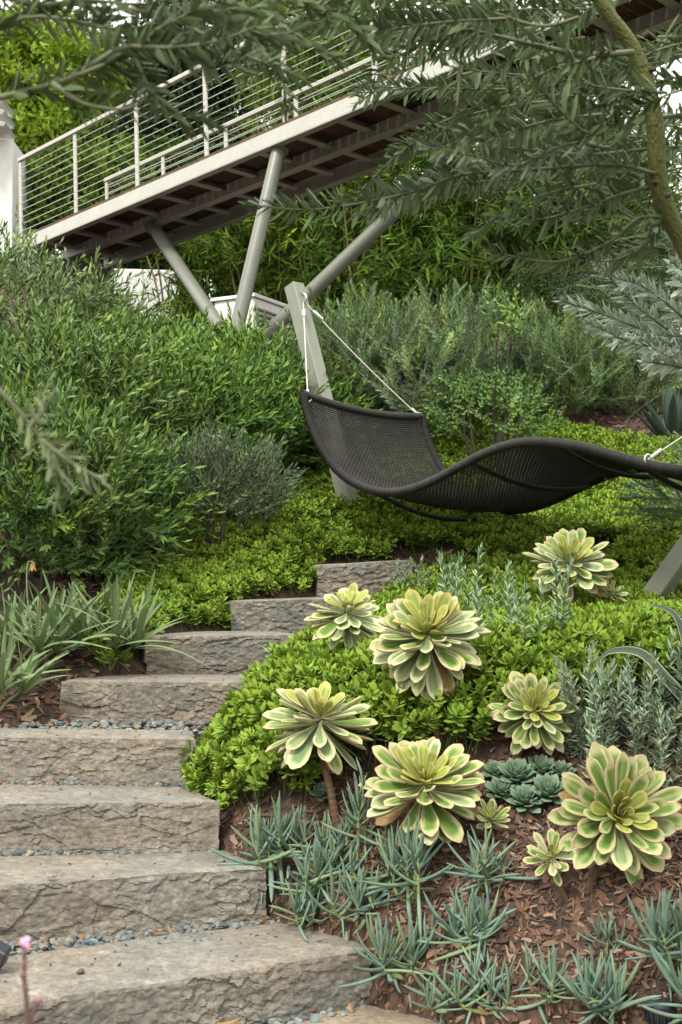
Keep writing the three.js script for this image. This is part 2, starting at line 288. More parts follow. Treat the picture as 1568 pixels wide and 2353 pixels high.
  face(Math.round(nu / 3), 4, (a, b) => [P(a, b, 1), a * Wd, -b * H], false);
  return mb.geo(true);
}
const stepLabels = ['low warm-toned stone tread at the bottom edge of the picture', 'lowest full stone step, widest, its right end beside the blue chalk sticks', 'second full stone step from the bottom, its angled right end by the mulch', 'third full stone step from the bottom, squared right end beside the mulch bank', 'stone step just below the twig, right end under the bright green ground cover', 'fifth stone step from the bottom, its left end at the mulch by the strap-leaved plants', 'stone step whose left end is tucked behind the low green ground cover', 'second stone step from the top, short, behind the pale aeonium', 'topmost short stone step below the hammock'];
TREAD.forEach((c, k) => top('stone_step', stoneGeo(c, k ? 0.27 : 0.16, 11 + k * 37, k ? [0.305, 0.262, 0.204] : [0.36, 0.28, 0.19]), M.stone, stepLabels[k], 'stone step', 'rough stone steps of the garden stair'));

// ---------------------------------------------------------------- gravel, mulch
function pebble(r) { const g = new THREE.IcosahedronGeometry(1, 1), p = g.attributes.position, s = rr(0, 99, r), n = []; for (let i = 0; i < p.count; i++) { const v = V().fromBufferAttribute(p, i), k = 1 + 0.34 * noise(v.x * 1.6 + s, v.y * 1.6, v.z * 1.6); v.multiplyScalar(k); n.push(v.x, v.y * 0.62, v.z * 0.8); } const o = new THREE.BufferGeometry(); o.setAttribute('position', new THREE.Float32BufferAttribute(n, 3)); o.setAttribute('color', new THREE.Float32BufferAttribute(new Array(n.length).fill(1), 3)); o.computeVertexNormals(); return o; }
const pebbles = [1, 2, 3, 4, 5].map((k) => pebble(rngOf(k * 77)));
const spinTo = (r) => new THREE.Quaternion().setFromEuler(new THREE.Euler(rr(-0.5, 0.5, r), rr(0, 6.28, r), rr(-0.5, 0.5, r)));
{
  const r = rngOf(5), items = [], seeds = [];
  for (let k = 0; k < 5; k++) {
    const n = [260, 620, 560, 480, 330][k];
    for (let i = 0; i < n; i++) {
      const a = rr(-0.02, k === 0 ? 0.8 : 1.0, r), b = TREAD[k][3].clone().lerp(TREAD[k][2], a), f = TREAD[k + 1][0].clone().lerp(TREAD[k + 1][1], k === 0 ? rr(0, 1, r) : clamp(a));
      const p = k === 0 ? f.clone().add(V(0, 0, 1).multiplyScalar(rr(-0.02, 0.12, r))) : b.lerp(f, rr(-0.05, 1, r)); p.y = stepY(k) + rr(-0.03, 0.008, r);
      const s = rr(0.008, 0.024, r), c = pick([[0.15, 0.185, 0.18], [0.20, 0.235, 0.22], [0.11, 0.14, 0.14], [0.24, 0.25, 0.215], [0.17, 0.175, 0.15], [0.09, 0.105, 0.11], [0.20, 0.17, 0.13]], r);
      items.push([new THREE.Matrix4().compose(p, spinTo(r), V(s, s, s * rr(0.8, 1.3, r))), vary(c, 0.2, r)]);
      if (r() < 0.075) { const q = p.clone(); q.y += 0.012; const t = rr(0.008, 0.014, r); seeds.push([new THREE.Matrix4().compose(q, spinTo(r), V(t * 1.7, t, t)), vary([0.24, 0.125, 0.055], 0.35, r)]); }
    }
  }
  const g = new THREE.Group(); g.name = 'gravel'; tag(g, 'blue-grey crushed stone packed between the stone treads', 'gravel', null, 'stuff'); scene.add(g); scatter('gravel_stones', pebbles, M.rock, items, g);
  const h = new THREE.Group(); h.name = 'seed_pods'; tag(h, 'small fallen brown seed pods lying on the gravel', 'seed pods', null, 'stuff'); scene.add(h); scatter('pods', pebbles, M.rock, seeds, h);
}
{ // crumbs of bark and leaf lying on the treads
  const r = rngOf(61), items = [];
  for (let k = 1; k < 7; k++) for (let i = 0; i < [0, 46, 40, 34, 24, 18, 12][k]; i++) { const a = rr(0.02, 0.98, r), e = Math.pow(r(), 0.6), p = TREAD[k][0].clone().lerp(TREAD[k][1], a).lerp(TREAD[k][3].clone().lerp(TREAD[k][2], a), e); p.y += 0.004; const t = rr(0.002, 0.006, r); items.push([new THREE.Matrix4().compose(p, spinTo(r), V(t * rr(1, 2.4, r), t * 0.6, t)), vary(pick([[0.06, 0.035, 0.02], [0.13, 0.08, 0.04], [0.04, 0.03, 0.02], [0.16, 0.13, 0.06]], r), 0.3, r)]); }
  const g = new THREE.Group(); g.name = 'debris'; tag(g, 'tiny crumbs of bark and leaf scattered on the stone treads', 'debris', null, 'stuff'); scene.add(g); scatter('crumbs', pebbles, M.rock, items, g);
}
function inside(poly, x, y) { let c = false; for (let i = 0, j = poly.length - 1; i < poly.length; j = i++) { const [a, b] = poly[i], [d, e] = poly[j]; if ((b > y) !== (e > y) && x < (d - a) * (y - b) / (e - b) + a) c = !c; } return c; }
const COVER = [
  [[235, 1558], [385, 1552], [378, 1500], [338, 1468], [530, 1455], [540, 1392], [735, 1374], [728, 1300], [950, 1290], [1010, 1262], [1130, 1290], [1460, 1330], [1750, 1330], [2000, 1240], [2000, 1090], [1620, 1060], [1400, 1020], [1010, 940], [960, 1020], [760, 1060], [640, 1060], [620, 1130], [330, 1130], [270, 1330], [215, 1500]],
  [[935, 1290], [850, 1345], [690, 1420], [560, 1480], [545, 1560], [450, 1650], [415, 1730], [380, 1800], [440, 1850], [560, 1885], [660, 1865], [740, 1830], [830, 1790], [1000, 1775], [1120, 1760], [1200, 1710], [1420, 1640], [2000, 1620], [2000, 1340], [1450, 1350], [1130, 1285], [1010, 1262]],
];
{
  const r = rngOf(9), chips = [];
  for (let v = 0; v < 5; v++) { const mb = new MB(), n = 4; const L = 1, w = 0.2 + 0.08 * v; const b = mb.n; for (let k = 0; k <= n; k++) { const t = k / n - 0.5, ww = w * (0.45 + 0.55 * (1 - Math.pow(Math.abs(t * 2), 3))) * rr(0.7, 1.1, r), z = 0.1 * Math.sin(t * 4 + v), x = 0.06 * noise(k, v, 3); mb.v(x - ww / 2, z, t * L); mb.v(x + ww / 2, z + 0.02, t * L); mb.v(x + ww / 2, z - 0.07, t * L); mb.v(x - ww / 2, z - 0.07, t * L); } for (let k = 0; k < n; k++) for (let j = 0; j < 4; j++) mb.q(b + k * 4 + j, b + k * 4 + (j + 1) % 4, b + k * 4 + 4 + (j + 1) % 4, b + k * 4 + 4 + j); mb.q(b, b + 1, b + 2, b + 3); mb.q(b + n * 4, b + n * 4 + 3, b + n * 4 + 2, b + n * 4 + 1); chips.push(mb.geo(true)); }
  const items = [];
  const put = (x, d, s, lift) => { const y = height(x, d), e = 0.05, nx = (height(x - e, d) - height(x + e, d)) / (2 * e), nz = -(height(x, d - e) - height(x, d + e)) / (2 * e); const m = mat4(V(x, y + lift, -d), V(nx + rr(-0.5, 0.5, r), 1, nz + rr(-0.5, 0.5, r)), rr(0, 6.3, r), V(s * rr(0.5, 1, r), s * rr(0.4, 0.8, r), s)); const c = pick([[0.115, 0.055, 0.028], [0.15, 0.08, 0.042], [0.075, 0.038, 0.022], [0.20, 0.12, 0.07], [0.05, 0.027, 0.018], [0.13, 0.065, 0.035], [0.27, 0.18, 0.115]], r); items.push([m, vary(c, 0.25, r)]); };
  for (let i = 0; i < 120000 && items.length < 27000; i++) {
    const near = i % 4 !== 0, d = near ? rr(3.5, 6.6, r) : rr(6, 12.5, r), x = rr(-1.9, 1.0 + d * 0.32, r), a = x - knots(RIGHT, d), b = knots(LEFT, d) - x;
    if (a < 0.015 && b < 0.015 && d < 9.4) continue; const [u, v] = toPixel(V(x, height(x, d), -d)); if (u < -60 || u > 2050 || v > 2440) continue;
    if (COVER.some((c) => inside(c, u, v)) && r() < 0.75) continue;
    put(x, d, near ? (r() < 0.1 ? rr(0.05, 0.09, r) : rr(0.015, 0.045, r)) : rr(0.04, 0.09, r), rr(0, 0.018, r));
  }
  const g = new THREE.Group(); g.name = 'bark_mulch'; tag(g, 'brown shredded bark mulch covering the bank between the plants', 'mulch', null, 'stuff'); scene.add(g); scatter('bark_chips', chips, M.chip, items, g);
}

// ---------------------------------------------------------------- shoots: stems set with leaves, the building blocks of shrubs
function shoot(seed, { len = 0.4, n = 16, L = 0.06, W = 0.014, prof = lance, angle = 45, tipAngle = 15, stem = 0.0025, bend = 0.15, col, stemCol = [0.16, 0.14, 0.07], start = 0.1, segs = 2, curl = 0.15, fold = 0.2, varyBy = 0.2, whorl = 1, tipScale = 0.6, side = false }) {
  const r = rngOf(seed), mb = new MB(), pts = [], bx = rr(-1, 1, r) * bend, bz = rr(-1, 1, r) * bend;
  for (let k = 0; k <= 4; k++) { const t = k / 4; pts.push(V(bx * len * t * t, len * t * (1 - 0.1 * t), bz * len * t * t)); }
  mb.tube(pts, stem, stem * 0.4, 3, stemCol, false);
  const cur = new THREE.CatmullRomCurve3(pts);
  for (let i = 0; i < n; i++) for (let w = 0; w < whorl; w++) {
    const t = start + (1 - start) * Math.pow((i + 0.5) / n, 0.95), p = cur.getPoint(t), dir = cur.getTangent(t), sc = lerp(1, tipScale, t) * rr(0.75, 1.15, r);
    const az = side ? (i % 2 ? 0 : Math.PI) + rr(-0.35, 0.35, r) : (i * 2.4 + w * Math.PI * 2 / whorl + rr(-0.4, 0.4, r)), an = lerp(angle, tipAngle, Math.pow(t, 2.5)) * rr(0.8, 1.2, r) * Math.PI / 180;
    const m = mat4(p, dir, az).multiply(new THREE.Matrix4().makeRotationX(an)).multiply(new THREE.Matrix4().makeRotationY(rr(-0.4, 0.4, r)));
    mb.leaf(m, L * sc, W * sc, prof, { segs, curl: curl * rr(-0.5, 1.5, r), fold, col: vary(col, varyBy, r) });
  }
  return mb.geo();
}
const shoots = (seed, n, o) => Array.from({ length: n }, (_, k) => shoot(seed * 100 + k, o));

function shrub(name, label, category, group, c, rad, n, geos, mat, { up = 0.8, lump = 0.3, tint = [1, 1, 1], vr = 0.24, mix = 0.1, seed = 1, sc = [0.75, 1.3], shell = 0.5, low = -0.35, stems = 6, jit = 0.75, stemCol = [0.06, 0.045, 0.03], lean = V(0, 0, 0) } = {}) {
  const r = rngOf(seed * 991 + 7), gy = height(c.x, -c.z), g = thing(name, label, category, V(c.x, gy, c.z), group), items = [];
  let tries = 0;
  while (items.length < n && tries++ < n * 6) {
    const q = V(rr(-1, 1, r), rr(-1, 1, r), rr(-1, 1, r)); if (q.lengthSq() > 1 || q.lengthSq() < 0.01) continue; q.normalize(); if (q.y < low) continue;
    const rl = (1 + lump * noise(q.x * 2.2 + seed * 3, q.y * 2.2, q.z * 2.2 + 5) + 0.5 * lump * noise(q.x * 6 + seed, q.y * 6, q.z * 6)) * lerp(shell, 1, Math.sqrt(r()));
    const p = V(c.x + q.x * rad.x * rl, c.y + q.y * rad.y * rl, c.z + q.z * rad.z * rl); if (p.y < height(p.x, -p.z) + 0.01) continue;
    const dir = q.clone().add(V(rr(-jit, jit, r), up + rr(-0.4, 0.4, r), rr(-jit, jit, r))).add(lean).normalize();
    const s = rr(sc[0], sc[1], r); p.sub(g.position).addScaledVector(dir, -0.12 * s);
    const yg = r(), tn = yg < mix ? [tint[0] * 1.4, tint[1] * 1.35, tint[2] * 0.95] : yg < 2 * mix ? [tint[0] * 1.3, tint[1] * 1.2, tint[2] * 1.7] : tint; items.push([mat4(p, dir, rr(0, 6.28, r), s), vary(tn, vr, r), Math.floor(r() * geos.length)]);
  }
  scatter('foliage', geos, mat, items, g);
  for (let k = 0; k < stems; k++) { const a = rr(0, 6.28, r), e = V(Math.cos(a) * rad.x * 0.6, (c.y - gy) + rad.y * rr(0.2, 0.55, r), Math.sin(a) * rad.z * 0.6), s = V(Math.cos(a) * 0.08, -0.05, Math.sin(a) * 0.08); part('stem', new MB().tube(spline([s, s.clone().lerp(e, 0.5).add(V(rr(-0.1, 0.1, r), 0.1, rr(-0.1, 0.1, r))), e], 6), 0.018, 0.006, 5, stemCol).geo(), M.bark, g); }
  return g;
}

// ---------------------------------------------------------------- footbridge
{
  const P0 = at(42, 552, 17.5), P1 = at(653, 287, 13.7), dir = P1.clone().sub(P0).normalize(), across = V(-dir.z, 0, dir.x).normalize(); if (across.z > 0) across.negate();
  const upv = V(0, 0, 0).crossVectors(across, dir).normalize(); if (upv.y < 0) upv.negate();
  const LEN = 11.2, WID = 1.42, b = thing('footbridge', 'pale grey steel footbridge with cable railings crossing overhead on slanted struts', 'bridge', P0.clone());
  const Q = (s, u, w) => V(0, 0, 0).addScaledVector(dir, s).addScaledVector(upv, u).addScaledVector(across, w);
  const bar = (name, s0, s1, u0, u1, w0, w1, mat, bev = 0.004, parent = b) => part(name, new MB().box(Q((s0 + s1) / 2, (u0 + u1) / 2, (w0 + w1) / 2), dir.clone().multiplyScalar((s1 - s0) / 2), upv.clone().multiplyScalar((u1 - u0) / 2), across.clone().multiplyScalar((w1 - w0) / 2), [1, 1, 1], bev).geo(true), mat, parent);
  // side channels: web and flange
  const near = bar('side_beam', -0.05, LEN, -0.168, -0.004, -0.012, 0.0, M.paint); bar('flange', -0.05, LEN, -0.176, -0.168, -0.012, 0.085, M.paint, 0.002, near); bar('flange', -0.05, LEN, -0.012, -0.004, 0.0, 0.085, M.paint, 0.002, near);
  const far = bar('side_beam', -0.05, LEN, -0.168, -0.004, WID, WID + 0.012, M.paint); bar('flange', -0.05, LEN, -0.176, -0.168, WID - 0.085, WID + 0.012, M.paint, 0.002, far); bar('flange', -0.05, LEN, -0.012, -0.004, WID - 0.085, WID, M.paint, 0.002, far);
  const mid = bar('centre_beam', -0.05, LEN, -0.168, -0.012, WID / 2 - 0.006, WID / 2 + 0.006, M.paint); bar('flange', -0.05, LEN, -0.178, -0.168, WID / 2 - 0.06, WID / 2 + 0.06, M.paint, 0.002, mid);
  for (let s = 0.35; s < LEN; s += 0.62) for (const [w0, w1] of [[0.09, WID / 2 - 0.01], [WID / 2 + 0.01, WID - 0.09]]) { const j = bar('joist', s, s + 0.012, -0.085, -0.02, w0, w1, M.paint, 0.002); bar('joist_flange', s, s + 0.1, -0.091, -0.085, w0, w1, M.paint, 0.001, j); }
  let k = 0; for (let s = -0.05; s < LEN - 0.1; s += 0.146) bar('deck_board', s, s + 0.138, 0.002, 0.04, 0.006, WID - 0.006, [M.deck, M.deck2, M.deck3][(k++ * 7) % 5 % 3], 0.004);
  const HH = 1.12;
  for (const [w, cnt, off] of [[0.03, 9, 0], [WID - 0.03, 9, 0.07]]) {
    const sp2 = 1.33;
    bar('handrail', off, LEN, HH - 0.03, HH + 0.024, w - 0.03, w + 0.03, M.paint, 0.006);
    for (let i = 0; i < cnt; i++) { const s = off + i * sp2 + 0.03; const p = bar('post', s - 0.03, s + 0.03, i ? 0.0 : -0.1, HH - 0.032, w - 0.012, w + 0.012, M.paint, 0.003); for (let h = 0; h < 10; h++) part('cable_ferrule', new THREE.CylinderGeometry(0.006, 0.006, 0.027, 6).applyQuaternion(new THREE.Quaternion().setFromUnitVectors(V(0, 1, 0), across)).translate(...Q(s, 0.12 + h * 0.097, w).toArray()), M.black, p); }
    for (let h = 0; h < 10; h++) part('cable', new MB().tube([Q(off, 0.12 + h * 0.097, w), Q(LEN, 0.12 + h * 0.097, w)], 0.0045, 0.0045, 5).geo(), M.cable, b);
  }
  // slanted round struts
  const strut = (a, c, r) => { const m = part('strut', new MB().tube([a, a.clone().lerp(c, 0.5), c].map((p) => p.clone().sub(P0)), r, r, 20).geo(), M.strut, b); const d = c.clone().sub(a).normalize(); part('strut_plate', new MB().tube([a.clone().sub(P0).addScaledVector(d, -0.01), a.clone().sub(P0).addScaledVector(d, 0.02)], r * 1.35, r * 1.35, 16).geo(true), M.strut, m); };
  const foot = at(560, 775, 15.3), onBridge = (s, w) => P0.clone().add(Q(s, -0.18, w));
  const reach = (px, w) => { let best = 0, e = 1e9; for (let s2 = 0; s2 < LEN; s2 += 0.02) { const q = Math.abs(toPixel(onBridge(s2, w))[0] - px); if (q < e) { e = q; best = s2; } } return onBridge(best, w); };
  strut(reach(642, 0.12), at(536, 790, 13.6), 0.078);
  strut(reach(352, WID / 2), at(505, 752, 14.4), 0.08);
  strut(reach(1110, WID - 0.1), at(570, 810, 14.2), 0.08);
  const ab = P0.clone().add(Q(0.1, -0.2, 0));
  top('concrete_abutment', new MB().box(ab.clone().add(Q(-0.15, -0.9, WID / 2)), dir.clone().multiplyScalar(0.3), V(0, 0.88, 0), across.clone().multiplyScalar(WID / 2 - 0.05), [1, 1, 1], 0.01).geo(true), M.concrete, 'grey concrete abutment under the far left end of the footbridge', 'abutment');
}
// white walls beyond the bridge
{
  const wallBox = (name, label, x0, x1, y0, y1, d, depth, turn, cat) => { const a = at(x0, y1, d), c = at(x1, y0, d), g = thing(name, label, cat, V((a.x + c.x) / 2, a.y - 1.5, -d)); g.rotation.y = turn; const w = (c.x - a.x) / 2, h = (c.y - a.y + 1.5) / 2; part('wall', new MB().box(V(0, h, -depth / 2), V(w, 0, 0), V(0, h, 0), V(0, 0, depth / 2), [1, 1, 1], 0.012).geo(true), M.white, g); return [g, w, h]; };
  wallBox('garden_wall', 'plain white rendered wall below the footbridge beside the left strut', 200, 412, 618, 760, 20.5, 0.3, 0.12, 'wall');
  const [g, w, h] = wallBox('equipment_box', 'white box with grey louvred side at the foot of the struts', 482, 592, 688, 800, 14.7, 0.8, -0.5, 'equipment box');
  part('lid', new MB().box(V(0, 2 * h + 0.02, -0.4), V(w + 0.03, 0, 0), V(0, 0.02, 0), V(0, 0, 0.43), [1, 1, 1], 0.004).geo(true), M.white, g);
  for (let k = 0; k < 8; k++) part('louvre_slat', new MB().box(V(w + 0.015, 2 * h - 0.12 - k * 0.06, -0.4), V(0.015, -0.012, 0), V(0.002, 0.006, 0), V(0, 0, 0.33), [1, 1, 1], 0.001).geo(true), M.concrete, g);
  // the white house at the left edge
  const hp = at(28, 540, 21), hs = thing('white_house', 'white house corner with a dark slit at the left edge, above the shrubs', 'house', V(hp.x, hp.y - 2, hp.z));
  const tp = at(28, 322, 21).y - hs.position.y;
  part('wall', new MB().box(V(-1.5, tp / 2, -1.5), V(1.5, 0, 0), V(0, tp / 2, 0), V(0, 0, 1.5), [1, 1, 1], 0.01).geo(true), M.white, hs);
  part('slit', new MB().box(V(-0.85, at(0, 375, 21).y - hs.position.y, 0.0), V(0.62, 0, 0), V(0, 0.012, 0), V(0, 0, 0.02), [1, 1, 1], 0.002).geo(true), M.black, hs);
  for (let k = 0; k < 3; k++) for (const s of [-1, 1]) { const a = V(-0.05 - 0.02 * k, tp + 0.14 + 0.2 * k, 0), e = V(-0.62, tp + 0.14 + 0.2 * k + s * 0.1, 0.4); part('zigzag_strip', new MB().box(a.clone().lerp(e, 0.5), e.clone().sub(a).multiplyScalar(0.5), V(0.012, 0.03, 0), V(0, 0, 0.35), [1, 1, 1], 0.002).geo(true), M.white, hs); }
}

// ---------------------------------------------------------------- hammock lounger and its leaning posts
{
  const axis = V(0.7071, 0, 0.7071), side = V(0.7071, 0, -0.7071);
  const post = (label, base, top3, w) => {
    const g = thing('hammock_post', label, 'post', base.clone(), 'leaning hammock posts'); const d = top3.clone().sub(base), l = d.length(), dn = d.clone().normalize(), s = V(0, 0, 0).crossVectors(side, dn).normalize();
    part('tube', new MB().box(dn.clone().multiplyScalar(l / 2 - 0.15), s.clone().multiplyScalar(w / 2), dn.clone().multiplyScalar(l / 2 + 0.15), side.clone().multiplyScalar(w / 2), [1, 1, 1], 0.006).geo(true), M.paintPost, g); return [g, dn, s];
  };
  const base = at(808, 1182, 10), T = at(676, 656, 10.45), [g] = post('leaning grey-green square post behind the head of the hammock', base, T, 0.12);
  const inner = T.clone().sub(base).addScaledVector(axis, 0.06).add(V(0, -0.11, 0));
  part('eye_plate', new MB().box(inner.clone(), axis.clone().multiplyScalar(0.035), V(0, 0.045, 0), side.clone().multiplyScalar(0.03), [1, 1, 1], 0.006).geo(true), M.paintPost, g);
  const ring = new THREE.TorusGeometry(0.035, 0.008, 8, 20); ring.rotateY(-Math.PI / 4); ring.translate(inner.x + 0.035, inner.y - 0.01, inner.z + 0.035); part('ring', ring, M.steel, g);
  const hookL = base.clone().add(inner).addScaledVector(axis, 0.05).add(V(0, -0.04, 0));
  const base2 = at(1492, 1384, 8.2); post('leaning grey-green square post at the right edge beside the striped agave', base2, base2.clone().addScaledVector(axis, 1.42).add(V(0, 1.72, 0)), 0.12);
  const hookR = base2.clone().addScaledVector(axis, 1.32).add(V(0, 1.64, 0));

  // near rim as it runs from the head to the foot; the far rim lies about 1.3 m behind it
  const rimPx = [[697, 905], [706, 950], [724, 1000], [748, 1045], [778, 1083], [815, 1110], [860, 1127], [905, 1131], [955, 1121], [1005, 1100], [1060, 1070], [1115, 1042], [1165, 1024], [1215, 1016], [1275, 1018], [1335, 1027], [1400, 1044], [1470, 1064], [1530, 1076], [1600, 1084], [1680, 1086]];
  const depthOf = (px) => { const u = (px - CX) / F; return (-(-0.275) + 0) * 0 + (() => { const s = (u * 9.5 + 0.275) / (0.7071 * (1 + u)); return 9.5 - 0.7071 * s; })(); };
  const nearPts = rimPx.map(([x, y]) => at(x, y, depthOf(x)));
  const tilt = (t) => lerp(-0.05, -0.085, Math.min(1, t * 2.2)), wide = V(0.93, 0, -0.93);
  const NC = new THREE.CatmullRomCurve3(nearPts, false, 'centripetal'), NL = 200, N = NC.getSpacedPoints(NL), FA = N.map((p, i) => p.clone().add(wide).add(V(0, tilt(i / NL), 0)));
  const h = thing('hammock_lounger', 'dark woven wave-shaped hammock lounger slung between two leaning posts', 'hammock', N[60].clone());
  const O = h.position, loc = (p) => p.clone().sub(O);
  const S = (i, v) => { const t = clamp(i, 0, NL), k = Math.min(NL - 1, Math.floor(t)), f = t - k, a = N[k].clone().lerp(N[k + 1], f), b = FA[k].clone().lerp(FA[k + 1], f); const p = a.lerp(b, v); p.y -= 0.05 * 4 * v * (1 - v); return p; };
  const rimCol = [0.022, 0.021, 0.019];
  const rim = (pts, name) => { const m = part(name, new MB().tube(pts.map(loc), 0.026, 0.026, 12, rimCol).geo(), M.wicker, h); // wrapped with cord
    const mb = new MB(); for (let i = 0; i < pts.length - 1; i += 1) { const steps = 2; for (let k = 0; k < steps; k++) { const p = pts[i].clone().lerp(pts[i + 1], k / steps), d = pts[i + 1].clone().sub(pts[i]).normalize(); mb.tube([loc(p).addScaledVector(d, -0.004), loc(p), loc(p).addScaledVector(d, 0.004)], 0, 0, 9, vary([0.038, 0.035, 0.031], 0.25), false, (t) => t === 0.5 ? 0.0325 : 0.0275); } } part('cord_wrapping', mb.geo(), M.wicker, m); };
  rim(N, 'near_rim'); rim(FA, 'far_rim');
  rim(Array.from({ length: 40 }, (_, i) => S(0, i / 39)), 'head_bar'); rim(Array.from({ length: 40 }, (_, i) => S(NL, i / 39)), 'foot_bar');
  // the weave: flat strands over and under each other
  const mb = new MB(), pitch = 0.0175, Lr = NC.getLength(), nw = Math.round(1.31 / pitch), nl = Math.round(Lr / pitch);
  const nrm = (i, v) => { const a = S(Math.min(NL, i + 1), v).sub(S(Math.max(0, i - 1), v)), b = wide.clone().add(V(0, -0.06 - 0.2 * (1 - 2 * v), 0)); return a.cross(b).normalize(); };
  const strand = (pts, nn, w, col) => { const b = mb.n; for (let k = 0; k < pts.length; k++) { const d = pts[Math.min(k + 1, pts.length - 1)].clone().sub(pts[Math.max(k - 1, 0)]).normalize(), s = d.cross(nn[k]).normalize().multiplyScalar(w / 2), p = loc(pts[k]); for (const [e, f] of [[-1, 0], [0, 1], [1, 0], [0, -1]]) mb.v(p.x + s.x * e + nn[k].x * f * 0.0022, p.y + s.y * e + nn[k].y * f * 0.0022, p.z + s.z * e + nn[k].z * f * 0.0022, col); } for (let k = 0; k < pts.length - 1; k++) for (let j = 0; j < 4; j++) mb.q(b + k * 4 + j, b + k * 4 + (j + 1) % 4, b + k * 4 + 4 + (j + 1) % 4, b + k * 4 + 4 + j); };
  const rw = rngOf(31);
  for (let j = 1; j < nw; j++) { const pts = [], nn = []; for (let i = 0; i <= nl; i++) { const a = i / nl * NL, v = j / nw, n = nrm(a, v); pts.push(S(a, v).addScaledVector(n, ((i + j) % 2 ? 1 : -1) * 0.0028)); nn.push(n); } strand(pts, nn, 0.0105, vary([0.036, 0.033, 0.029], 0.3, rw)); }
  for (let i = 1; i < nl; i++) { const pts = [], nn = []; for (let j = 0; j <= nw; j++) { const a = i / nl * NL, v = j / nw, n = nrm(a, v); pts.push(S(a, v).addScaledVector(n, ((i + j) % 2 ? -1 : 1) * 0.0028)); nn.push(n); } strand(pts, nn, 0.0118, vary([0.038, 0.035, 0.03], 0.3, rw)); }
  part('woven_sling', mb.geo(), M.wicker, h);
  // bowed ribs below the sling
  for (const t of [0.30, 0.52, 0.70, 0.86]) { const pts = []; for (let k = 0; k <= 24; k++) { const v = k / 24, p = S(t * NL, v); p.addScaledVector(nrm(t * NL, v), 0); p.y -= 0.025 + (t < 0.4 ? 0.05 : 0.03) * 4 * v * (1 - v); pts.push(loc(p)); } part('rib', new MB().tube(pts, 0.017, 0.017, 8, rimCol).geo(), M.wicker, h); }
  // ropes
  const ropeTo = (label, a, c, n = 2) => { const g2 = thing('hammock_rope', label, 'rope', a.clone(), 'suspension ropes of the hammock'); const d = c.clone().sub(a), sagged = []; for (let k = 0; k <= 10; k++) { const t = k / 10, p = d.clone().multiplyScalar(t); p.y -= 0.02 * 4 * t * (1 - t); sagged.push(p); }
    part('cord', new MB().tube(sagged, 0.0045, 0.0045, 6).geo(), M.rope, g2);
    const k0 = d.clone().multiplyScalar(0.08), k1 = d.clone().multiplyScalar(0.16); part('turnbuckle', new MB().tube([k0, k0.clone().lerp(k1, 0.2), k0.clone().lerp(k1, 0.8), k1], 0, 0, 8, [1, 1, 1], true, (t) => t > 0.1 && t < 0.9 ? 0.015 : 0.007).geo(), M.steel, g2);
    const e0 = d.clone().multiplyScalar(0.93); part('splice', new MB().tube([e0, d.clone().multiplyScalar(0.985)], 0.012, 0.011, 8).geo(), M.rope, g2);
    const tr = new THREE.TorusGeometry(0.03, 0.005, 6, 18); tr.rotateY(0.6); tr.translate(d.x, d.y, d.z); part('shackle', tr, M.steel, g2); };
  ropeTo('short pale rope from the post to the near head corner of the hammock', hookL, S(2, 0.03).add(V(0, 0.02, 0)));
  ropeTo('long pale rope from the post to the far head corner of the hammock', hookL.clone().add(V(0.01, 0, 0)), S(1, 0.97).add(V(0, 0.02, 0)));
  ropeTo('pale rope at the right edge holding up the foot of the hammock', hookR, at(1490, 1064, depthOf(1490)).add(V(0, 0.02, 0)));
}
console.log('structures done');
